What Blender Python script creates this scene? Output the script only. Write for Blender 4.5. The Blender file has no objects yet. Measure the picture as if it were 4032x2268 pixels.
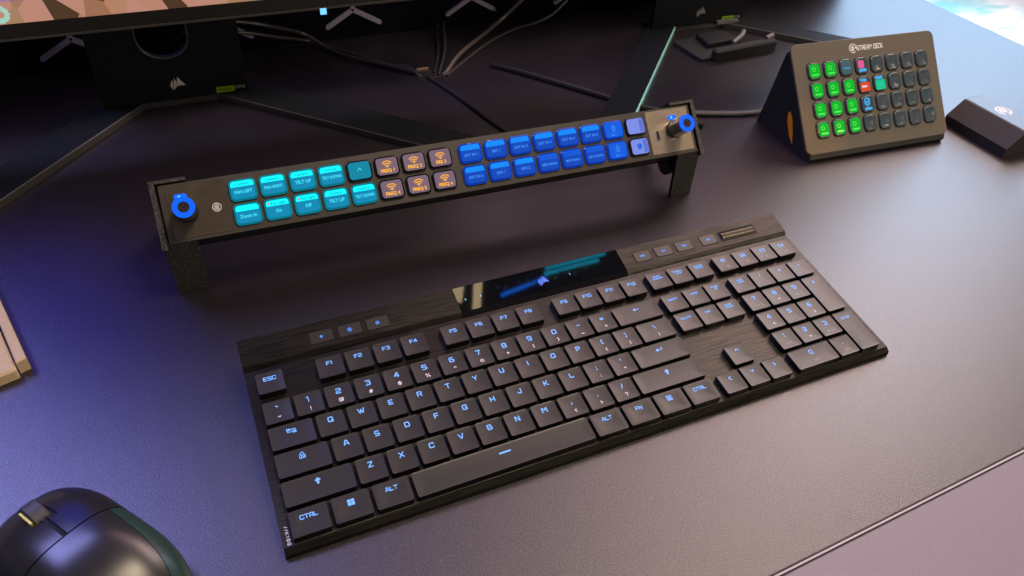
import bpy, math, random
import numpy as np
from mathutils import Matrix, Vector
random.seed(7)
S = bpy.context.scene
COL = S.collection
MM = 0.001

# ------------------------------------------------------------------ camera
cam_d = bpy.data.cameras.new('camera'); cam = bpy.data.objects.new('camera', cam_d); COL.objects.link(cam)
S.camera = cam
RW = ((0.9143477520620608, -0.4016793265207234, 0.05120455980588354),
      (-0.22157172118273483, -0.6021440614872666, -0.767025750276834),
      (0.33893090840343354, 0.6899827880907449, -0.6395698487791199))
M = Matrix(((RW[0][0], -RW[1][0], -RW[2][0], 0.00390),
            (RW[0][1], -RW[1][1], -RW[2][1], -0.34399),
            (RW[0][2], -RW[1][2], -RW[2][2], 0.39280), (0, 0, 0, 1)))
cam.matrix_world = M
cam_d.sensor_width = 36.0; cam_d.lens = 3004.906 / 4032 * 36
cam_d.shift_x = -24.254 / 4032; cam_d.shift_y = -44.637 / 4032
cam_d.clip_start = 0.02; cam_d.clip_end = 50
cam_d.dof.use_dof = True; cam_d.dof.focus_distance = 0.52; cam_d.dof.aperture_fstop = 22.0

# ------------------------------------------------------------------ world, lamps, exposure
W = bpy.data.worlds.new('World'); S.world = W; W.use_nodes = True
bgn = W.node_tree.nodes['Background']; bgn.inputs[0].default_value = (0.50, 0.41, 0.45, 1); bgn.inputs[1].default_value = 0.2
S.view_settings.view_transform = 'Standard'; S.view_settings.look = 'None'
S.view_settings.exposure = 0.0; S.view_settings.gamma = 1.0

def area(name, loc, target, sx, sy, power, col, spread=180, shape='RECTANGLE'):
    d = bpy.data.lights.new(name, 'AREA'); d.shape = shape; d.size = sx; d.size_y = sy
    d.energy = power; d.color = col; d.spread = math.radians(spread)
    o = bpy.data.objects.new(name, d); COL.objects.link(o); o.location = loc
    o.rotation_euler = (Vector(target) - Vector(loc)).to_track_quat('-Z', 'Y').to_euler()
    return o
area('warm_ceiling_lamp', (2.5, 1.4, 2.3), (0.3, 0.0, 0), 1.6, 1.3, 46, (1.0, 0.76, 0.60))
area('soft_ceiling_lamp', (1.9, 1.62, 2.4), (1.1, 0.5, 0), 2.8, 1.3, 42, (1.0, 0.64, 0.70))
area('cool_hall_lamp', (3.0, 1.9, 1.2), (0.9, 0.3, 0), 1.5, 1.7, 44, (0.42, 0.68, 1.0))
area('blue_stage_lamp', (-0.8, 1.25, 1.6), (-0.1, -0.1, 0), 0.9, 0.8, 42, (0.37, 0.38, 1.0))
area('front_fill_light', (0.75, -0.25, 1.9), (0.45, 0.17, 0.05), 0.6, 0.5, 24, (1.0, 0.80, 0.58))  # added fill from above the front, brightens console face and pad plate
sp = bpy.data.lights.new('amber_patch_light', 'SPOT'); sp.energy = 22; sp.color = (1.0, 0.42, 0.03); sp.spot_size = math.radians(7); sp.spot_blend = 0.35; sp.shadow_soft_size = 0.01  # added spot that throws an amber patch onto the desk beside the pad
so = bpy.data.objects.new('amber_patch_light', sp); COL.objects.link(so); so.location = (0.20, -0.75, 0.95); so.rotation_euler = (Vector((0.53, 0.13, 0)) - Vector(so.location)).to_track_quat('-Z', 'Y').to_euler()
area('side_fill_light', (1.5, -1.7, 0.6), (0.4, 0.15, 0.05), 0.6, 0.4, 9, (1.0, 0.82, 0.62))  # added weak fill from the front right for the bracket legs
for x, y, z in ((1.9, -0.5, 1.3), (2.3, -0.9, 1.5), (2.6, -0.3, 1.2), (2.2, -1.4, 1.4)):
    area('glint_spot_light', (x, y, z), (0.6, 0.15, 0), 0.035, 0.035, 0.4, (1.0, 0.75, 0.42), shape='DISK')  # small added lights that only make glints on the pad buttons
area('floor_fill_light', (2.6, 0.9, 1.4), (2.3, 0.8, -0.73), 0.8, 0.8, 60, (0.93, 1.0, 1.0), spread=70)  # added light that brightens the floor beyond the right desk edge

# ------------------------------------------------------------------ materials
def mat(name, base=(0.02, 0.02, 0.02), rough=0.5, metal=0.0, spec=0.5, emis=None, es=1.0, coat=0.0, noise=None, bump=None, aniso=0.0):
    m = bpy.data.materials.new(name); m.use_nodes = True
    nt = m.node_tree; b = nt.nodes['Principled BSDF']
    b.inputs['Base Color'].default_value = (*base, 1); b.inputs['Roughness'].default_value = rough
    b.inputs['Metallic'].default_value = metal; b.inputs['Specular IOR Level'].default_value = spec
    b.inputs['Coat Weight'].default_value = coat; b.inputs['Coat Roughness'].default_value = 0.06
    b.inputs['Anisotropic'].default_value = aniso
    if emis: b.inputs['Emission Color'].default_value = (*emis, 1); b.inputs['Emission Strength'].default_value = es
    tc = None
    if noise or bump:
        tc = nt.nodes.new('ShaderNodeTexCoord')
    def tex(scale, stretch, detail=3, rough_=0.6):
        mp = nt.nodes.new('ShaderNodeMapping'); mp.inputs['Scale'].default_value = stretch
        nt.links.new(tc.outputs['Object'], mp.inputs['Vector'])
        n = nt.nodes.new('ShaderNodeTexNoise'); n.inputs['Scale'].default_value = scale
        n.inputs['Detail'].default_value = detail; n.inputs['Roughness'].default_value = rough_
        nt.links.new(mp.outputs['Vector'], n.inputs['Vector']); return n
    if noise:   # (scale, stretch, lo colour, hi colour, lo pos, hi pos)
        n = tex(noise[0], noise[1]); r = nt.nodes.new('ShaderNodeValToRGB')
        r.color_ramp.elements[0].position = noise[4]; r.color_ramp.elements[1].position = noise[5]
        r.color_ramp.elements[0].color = (*noise[2], 1); r.color_ramp.elements[1].color = (*noise[3], 1)
        nt.links.new(n.outputs['Fac'], r.inputs['Fac']); nt.links.new(r.outputs['Color'], b.inputs['Base Color'])
    if bump:    # (scale, stretch, strength, distance)
        n = tex(bump[0], bump[1]); bp_ = nt.nodes.new('ShaderNodeBump')
        bp_.inputs['Strength'].default_value = bump[2]; bp_.inputs['Distance'].default_value = bump[3]
        nt.links.new(n.outputs['Fac'], bp_.inputs['Height']); nt.links.new(bp_.outputs['Normal'], b.inputs['Normal'])
    return m
one = (1, 1, 1)
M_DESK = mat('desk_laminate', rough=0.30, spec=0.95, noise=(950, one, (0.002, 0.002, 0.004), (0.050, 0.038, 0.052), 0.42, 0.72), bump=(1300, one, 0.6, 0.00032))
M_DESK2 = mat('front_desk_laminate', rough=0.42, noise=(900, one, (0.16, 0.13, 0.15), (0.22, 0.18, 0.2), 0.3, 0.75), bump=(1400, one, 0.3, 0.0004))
M_FLOOR = mat('carpet_floor', rough=0.9, noise=(2.2, (1, 2.2, 1), (0.30, 0.66, 0.66), (0.98, 0.96, 0.92), 0.36, 0.54))
M_WALL = mat('back_panel_black', (0.003, 0.003, 0.007), rough=0.9, spec=0.1)
M_RIDGE = mat('ridge_grey', (0.30, 0.28, 0.38), rough=0.6)
M_BRUSH = mat('brushed_black_metal', rough=0.33, metal=0.75, aniso=0.5,
              noise=(1700, (0.02, 1.0, 1.0), (0.007, 0.007, 0.0065), (0.056, 0.050, 0.041), 0.32, 0.78), bump=(1900, (0.02, 1, 1), 0.35, 0.00025))
M_KEY = mat('key_plastic', (0.022, 0.021, 0.020), rough=0.34, spec=0.46, bump=(2500, one, 0.06, 0.0002))
M_KEYSIDE = mat('key_side_gloss', (0.008, 0.008, 0.009), rough=0.22)
M_BLACK = mat('black_plastic', (0.012, 0.012, 0.013), rough=0.45)
M_BLACKM = mat('matte_black_plastic', (0.012, 0.012, 0.014), rough=0.6)
M_VOID = mat('recess_black', (0.003, 0.003, 0.003), rough=0.8)
M_GLASS = mat('gloss_black_glass', (0.003, 0.003, 0.004), rough=0.03, spec=0.7, bump=(120, one, 0.02, 0.0002))
M_LEG = mat('backlit_legend', (0.02, 0.05, 0.1), rough=0.5, emis=(0.15, 0.40, 0.98), es=1.25)
M_LEGD = mat('media_legend', (0.02, 0.05, 0.1), rough=0.5, emis=(0.02, 0.24, 0.9), es=1.0)
M_WHITE = mat('white_print', (0.85, 0.85, 0.88), rough=0.5)
M_WHITED = mat('dull_white_print', (0.35, 0.34, 0.35), rough=0.5)
M_WHEEL = mat('knurled_metal', (0.10, 0.085, 0.065), rough=0.3, metal=1.0, bump=(1500, one, 0.6, 0.0006))
M_FACE = mat('console_face', rough=0.45, metal=0.1, spec=0.5, noise=(500, one, (0.055, 0.048, 0.041), (0.07, 0.062, 0.053), 0.3, 0.7))
M_END = mat('console_end_plate', rough=0.2, metal=0.45, noise=(60, one, (0.11, 0.092, 0.07), (0.15, 0.125, 0.095), 0.35, 0.7), bump=(300, one, 0.05, 0.0003))
M_PRINT = mat('printed_plastic', rough=0.5, spec=0.6, noise=(1000, one, (0.014, 0.014, 0.014), (0.22, 0.2, 0.17), 0.5, 0.8), bump=(800, one, 0.9, 0.001))
M_RIMB = mat('button_rim_black', (0.006, 0.006, 0.008), rough=0.08, spec=0.8, coat=0.6)
M_RIMC = mat('button_rim_lit_cyan', (0.0, 0.05, 0.07), rough=0.1, coat=0.6, emis=(0.0, 0.42, 0.55), es=0.4)  # cyan screen glow around the button put in as weak rim emission
M_RIMU = mat('button_rim_lit_blue', (0.0, 0.02, 0.08), rough=0.1, coat=0.6, emis=(0.0, 0.07, 0.85), es=0.4)  # blue screen glow likewise put into the rim emission
def lcd(n, c, s=1.0): return mat(n, (0.01, 0.01, 0.01), rough=0.15, coat=0.2, spec=0.3, emis=c, es=s)
M_CYH = lcd('screen_cyan_header', (0.0, 1.0, 1.1), 1.1)
M_CYB = lcd('screen_cyan_body', (0.0, 0.25, 0.47))
M_CYT = lcd('screen_cyan_text', (0.05, 0.75, 0.95))
M_CYD = lcd('screen_dark_text', (0.0, 0.22, 0.34))
M_TEAL = lcd('screen_teal', (0.0, 0.24, 0.37))
M_MAUVE = lcd('screen_mauve', (0.20, 0.125, 0.17))
M_ORG = lcd('screen_orange', (1.0, 0.45, 0.03), 1.1)
M_BLH = lcd('screen_blue_header', (0.0, 0.26, 1.0))
M_BLB = lcd('screen_blue_body', (0.0, 0.065, 0.5))
M_BLT = lcd('screen_blue_text', (0.05, 0.26, 0.95))
M_BL2 = lcd('screen_blue_plain', (0.0, 0.11, 0.75))
M_LAV = lcd('screen_lavender', (0.20, 0.27, 0.80))
M_LAV2 = lcd('screen_lavender_dark', (0.12, 0.17, 0.62))
M_RED = lcd('screen_red_dot', (0.8, 0.05, 0.12))
M_LED = mat('blue_led', (0, 0, 0.1), rough=0.3, emis=(0.0, 0.10, 1.0), es=1.6)
M_LEDC = mat('blue_led_core', (0, 0, 0.1), rough=0.3, emis=(0.15, 0.5, 1.0), es=1.6)
M_RING = mat('knob_ring_light', (0, 0, 0.1), rough=0.3, emis=(0.0, 0.12, 0.95), es=1.1)
M_KNOB = mat('knob_gloss', (0.006, 0.010, 0.03), rough=0.2, coat=0.5)
M_GRN = mat('screen_green', (0.0, 0.02, 0.0), rough=0.35, spec=0.2, emis=(0.0, 0.46, 0.02), es=1)
M_GRND = lcd('screen_green_dark', (0.0, 0.26, 0.01))
M_GRNT = lcd('screen_green_light', (0.08, 0.85, 0.10))
M_TURQ = lcd('screen_turquoise', (0.0, 0.55, 0.25))
M_ORR = lcd('screen_vermilion', (0.75, 0.06, 0.02))
M_PINK = lcd('screen_pink', (0.75, 0.10, 0.30))
M_SKY = lcd('screen_sky', (0.05, 0.42, 0.85))
M_GRY = lcd('screen_grey', (0.05, 0.11, 0.12))
M_PADKEY = mat('pad_button_gloss', (0.06, 0.09, 0.11), rough=0.15, spec=0.45, coat=0.3)
M_PAD = mat('pad_face', (0.045, 0.038, 0.030), rough=0.45, spec=0.4, noise=(300, one, (0.135, 0.12, 0.098), (0.16, 0.142, 0.116), 0.3, 0.7))
M_STICKG = mat('sticker_green', (0.20, 0.42, 0.0), rough=0.5)
M_YEL = mat('amber_plain', (0.80, 0.36, 0.0), rough=0.5)
M_MOUSE = mat('mouse_rubber', (0.016, 0.016, 0.017), rough=0.27, bump=(3000, one, 0.1, 0.0002))
M_MOUSES = mat('mouse_side_panel', (0.02, 0.045, 0.036), rough=0.28)
M_LIME = mat('lime_plastic', (0.55, 0.55, 0.0), rough=0.4)
M_WHEELG = mat('grey_rubber', (0.035, 0.035, 0.04), rough=0.55)
M_CARD = mat('cardboard', rough=0.85, noise=(220, one, (0.54, 0.42, 0.26), (0.60, 0.47, 0.30), 0.3, 0.7))
M_INK = mat('brown_ink', (0.09, 0.045, 0.02), rough=0.8)
M_CABLE = mat('cable_sheath', (0.035, 0.031, 0.031), rough=0.4)
M_CABLEB = mat('cable_sheath_black', (0.008, 0.008, 0.009), rough=0.5)
M_STAND = mat('stand_metal', (0.007, 0.009, 0.012), rough=0.6, spec=0.15)
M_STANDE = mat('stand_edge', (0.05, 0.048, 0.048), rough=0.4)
M_STANDT = mat('stand_edge_teal_reflection', (0.4, 0.9, 0.8), rough=0.3)  # teal reflection on the foot edge put into the base colour
M_WEDGE = mat('wedge_plastic', (0.035, 0.03, 0.028), rough=0.4)
M_LOGO = mat('logo_silver', (0.55, 0.58, 0.5), rough=0.4)
M_LOGOD = mat('logo_grey', (0.2, 0.22, 0.23), rough=0.4)
M_TAB = mat('grey_tab', (0.14, 0.14, 0.14), rough=0.5)
M_DUST = mat('dust_fleck', (0.5, 0.48, 0.5), rough=0.9)

# monitor picture
M_SCR = bpy.data.materials.new('monitor_picture'); M_SCR.use_nodes = True
nt = M_SCR.node_tree; b = nt.nodes['Principled BSDF']; b.inputs['Base Color'].default_value = (0, 0, 0, 1); b.inputs['Roughness'].default_value = 0.4
tc = nt.nodes.new('ShaderNodeTexCoord'); mp = nt.nodes.new('ShaderNodeMapping'); mp.inputs['Scale'].default_value = (55, 1, 40)
vo = nt.nodes.new('ShaderNodeTexVoronoi'); vo.inputs['Scale'].default_value = 1.0
nt.links.new(tc.outputs['Object'], mp.inputs['Vector']); nt.links.new(mp.outputs['Vector'], vo.inputs['Vector'])
cr = nt.nodes.new('ShaderNodeValToRGB'); cr.color_ramp.interpolation = 'B_SPLINE'
el = cr.color_ramp.elements; el[0].color = (0.62, 0.30, 0.22, 1); el[1].color = (0.05, 0.02, 0.01, 1); el[1].position = 0.86
for p_, c_ in ((0.3, (0.75, 0.42, 0.28, 1)), (0.45, (0.6, 0.33, 0.12, 1)), (0.6, (0.45, 0.22, 0.16, 1)), (0.75, (0.7, 0.5, 0.25, 1))):
    e_ = el.new(p_); e_.color = (c_[0] * .8, c_[1] * .7, c_[2] * .7, 1)
sep = nt.nodes.new('ShaderNodeSeparateColor'); nt.links.new(vo.outputs['Color'], sep.inputs['Color'])
nt.links.new(sep.outputs['Red'], cr.inputs['Fac']); 
sx_ = nt.nodes.new('ShaderNodeSeparateXYZ'); nt.links.new(tc.outputs['Object'], sx_.inputs['Vector'])
mr = nt.nodes.new('ShaderNodeMapRange'); mr.inputs['From Min'].default_value = 0.138; mr.inputs['From Max'].default_value = 0.146
nt.links.new(sx_.outputs['Z'], mr.inputs['Value'])
mx = nt.nodes.new('ShaderNodeMixRGB'); nt.links.new(mr.outputs['Result'], mx.inputs['Fac']); nt.links.new(cr.outputs['Color'], mx.inputs['Color1']); mx.inputs['Color2'].default_value = (0.55, 0.40, 0.47, 1)
mr3 = nt.nodes.new('ShaderNodeMapRange'); mr3.inputs['From Min'].default_value = 0.29; mr3.inputs['From Max'].default_value = 0.33; nt.links.new(sx_.outputs['Z'], mr3.inputs['Value'])
mx3 = nt.nodes.new('ShaderNodeMixRGB'); nt.links.new(mr3.outputs['Result'], mx3.inputs['Fac']); mx3.inputs['Color1'].default_value = (0.03, 0.02, 0.04, 1); mx3.inputs['Color2'].default_value = (0.14, 0.11, 0.17, 1); nt.links.new(mx3.outputs['Color'], mx.inputs['Color2'])
mr2 = nt.nodes.new('ShaderNodeMapRange'); mr2.inputs['From Min'].default_value = -0.08; mr2.inputs['From Max'].default_value = -0.14; nt.links.new(sx_.outputs['X'], mr2.inputs['Value'])
mb_ = nt.nodes.new('ShaderNodeMath'); mb_.operation = 'MULTIPLY'; nt.links.new(mr.outputs['Result'], mb_.inputs[0]); nt.links.new(mr2.outputs['Result'], mb_.inputs[1])
mx2 = nt.nodes.new('ShaderNodeMixRGB'); nt.links.new(mb_.outputs['Value'], mx2.inputs['Fac']); nt.links.new(mx.outputs['Color'], mx2.inputs['Color1']); mx2.inputs['Color2'].default_value = (0.08, 0.09, 2.3, 1)
nt.links.new(mx2.outputs['Color'], b.inputs['Emission Color']); b.inputs['Emission Strength'].default_value = 0.8

M_SCR2 = mat('second_monitor_picture', (0, 0, 0), emis=(0.75, 0.48, 0.58), es=1.0)
# ------------------------------------------------------------------ mesh helpers (millimetres in, metres out)
class MB:
    def __init__(s): s.v = []; s.f = []; s.mi = []; s.cur = 0
    def add(s, vs, fs):
        n = len(s.v); s.v += [tuple(p) for p in vs]; s.f += [tuple(i + n for i in f) for f in fs]; s.mi += [s.cur] * len(fs); return s
    def box(s, x0, x1, y0, y1, z0, z1):
        return s.add([(x0, y0, z0), (x1, y0, z0), (x1, y1, z0), (x0, y1, z0), (x0, y0, z1), (x1, y0, z1), (x1, y1, z1), (x0, y1, z1)],
                     [(3, 2, 1, 0), (4, 5, 6, 7), (0, 1, 5, 4), (1, 2, 6, 5), (2, 3, 7, 6), (3, 0, 4, 7)])
    def prism(s, poly, z0, z1, top_inset=0.0, bev=0.0):
        n = len(poly); cx = sum(p[0] for p in poly) / n; cy = sum(p[1] for p in poly) / n
        rings = [[(x, y, z0) for x, y in poly]]
        if bev:
            rings.append([(x, y, z1 - bev) for x, y in poly])
            rings.append([inset_pt(poly, i, bev) + (z1,) for i in range(n)])
        else: rings.append([(x, y, z1) for x, y in poly])
        vs = [p for r in rings for p in r]; fs = [tuple(reversed(range(n)))]
        for k in range(len(rings) - 1):
            for i in range(n):
                j = (i + 1) % n; fs.append((k * n + i, k * n + j, (k + 1) * n + j, (k + 1) * n + i))
        fs.append(tuple((len(rings) - 1) * n + i for i in range(n)))
        return s.add(vs, fs)
    def rings(s, rings, cap0=True, cap1=True):
        n = len(rings[0]); vs = [p for r in rings for p in r]; fs = []
        if cap0: fs.append(tuple(reversed(range(n))))
        for k in range(len(rings) - 1):
            for i in range(n):
                j = (i + 1) % n; fs.append((k * n + i, k * n + j, (k + 1) * n + j, (k + 1) * n + i))
        if cap1: fs.append(tuple((len(rings) - 1) * n + i for i in range(n)))
        return s.add(vs, fs)
    def flat(s, poly, z): return s.add([(x, y, z) for x, y in poly], [tuple(range(len(poly)))])
    def cyl(s, c, r, z0, z1, n=24, bev=0.0, r0=None):
        r0 = r if r0 is None else r0
        def ring(rr, z): return [(c[0] + rr * math.cos(2 * math.pi * i / n), c[1] + rr * math.sin(2 * math.pi * i / n), z) for i in range(n)]
        rg = [ring(r0, z0), ring(r, z1 - bev)] + ([ring(r - bev, z1)] if bev else [])
        return s.rings(rg)
    def annulus(s, c, r0, r1, z0, z1, n=32):
        def ring(rr, z): return [(c[0] + rr * math.cos(2 * math.pi * i / n), c[1] + rr * math.sin(2 * math.pi * i / n), z) for i in range(n)]
        R = [ring(r0, z0), ring(r1, z0), ring(r1, z1), ring(r0, z1)]; vs = [p for r in R for p in r]; fs = []
        for k in range(4):
            for i in range(n):
                j = (i + 1) % n; a = k * n; b_ = ((k + 1) % 4) * n; fs.append((a + i, a + j, b_ + j, b_ + i))
        return s.add(vs, fs)
    def tube(s, pts, r, n=8, flatk=1.0):
        P = catmull(pts); rg = []
        for i, p in enumerate(P):
            t = (P[min(i + 1, len(P) - 1)] - P[max(i - 1, 0)]).normalized()
            u = t.cross(Vector((0, 0, 1)));  u = u.normalized() if u.length > 1e-4 else Vector((1, 0, 0)); w = u.cross(t)
            rg.append([tuple(p + u * (r * math.cos(a)) + w * (r * flatk * math.sin(a))) for a in [2 * math.pi * k / n for k in range(n)]])
        return s.rings(rg)
    def mesh(s, name, mats, smooth=30):
        me = bpy.data.meshes.new(name); me.from_pydata([(x * MM, y * MM, z * MM) for x, y, z in s.v], [], s.f)
        for m in (mats if isinstance(mats, (list, tuple)) else [mats]): me.materials.append(m)
        if any(s.mi): me.polygons.foreach_set('material_index', s.mi)
        if smooth:
            me.polygons.foreach_set('use_smooth', [True] * len(me.polygons)); me.set_sharp_from_angle(angle=math.radians(smooth))
        me.update(); return me
    def build(s, name, mats, parent=None, smooth=30): return obj(name, s.mesh(name, mats, smooth), parent)

def inset_pt(poly, i, d):
    n = len(poly); p = Vector(poly[i][:2]); a = Vector(poly[i - 1][:2]); b_ = Vector(poly[(i + 1) % n][:2])
    e1 = (p - a).normalized(); e2 = (b_ - p).normalized(); n1 = Vector((-e1.y, e1.x)); n2 = Vector((-e2.y, e2.x))
    m = (n1 + n2); m = m / max(m.length_squared, 1e-6) * 2 * 1.0
    q = p + m * d; return (q.x, q.y)
def catmull(pts, k=8):
    P = [Vector(p) for p in pts]; P = [P[0] * 2 - P[1]] + P + [P[-1] * 2 - P[-2]]; out = []
    for i in range(1, len(P) - 2):
        for j in range(k):
            t = j / k; a, b_, c, d = P[i - 1], P[i], P[i + 1], P[i + 2]
            out.append(0.5 * ((2 * b_) + (c - a) * t + (2 * a - 5 * b_ + 4 * c - d) * t * t + (3 * b_ - a - 3 * c + d) * t ** 3))
    out.append(P[-2]); return out
def rrect(cx, cy, w, h, r, seg=4):
    o = []
    for sx, sy, a0 in ((1, 1, 0), (-1, 1, 90), (-1, -1, 180), (1, -1, 270)):
        for k in range(seg + 1):
            a = math.radians(a0 + 90 * k / seg); o.append((cx + sx * (w / 2 - r) + r * math.cos(a), cy + sy * (h / 2 - r) + r * math.sin(a)))
    return o
def obj(name, me, parent=None):
    o = bpy.data.objects.new(name, me); COL.objects.link(o)
    if parent: o.parent = parent
    return o
def tag(o, label=None, cat=None, group=None, kind=None):
    if label: o['label'] = label
    if cat: o['category'] = cat
    if group: o['group'] = group
    if kind: o['kind'] = kind
    return o
def thing(name, label, cat, mw=None, group=None):
    o = bpy.data.objects.new(name, None); COL.objects.link(o); o.empty_display_size = 0.02
    if mw is not None: o.matrix_world = mw
    return tag(o, label, cat, group)
def put(src, parent, x=0, y=0, z=0):
    c = src.copy(); COL.objects.link(c); c.parent = parent; c.location = (x * MM, y * MM, z * MM); return c

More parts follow.
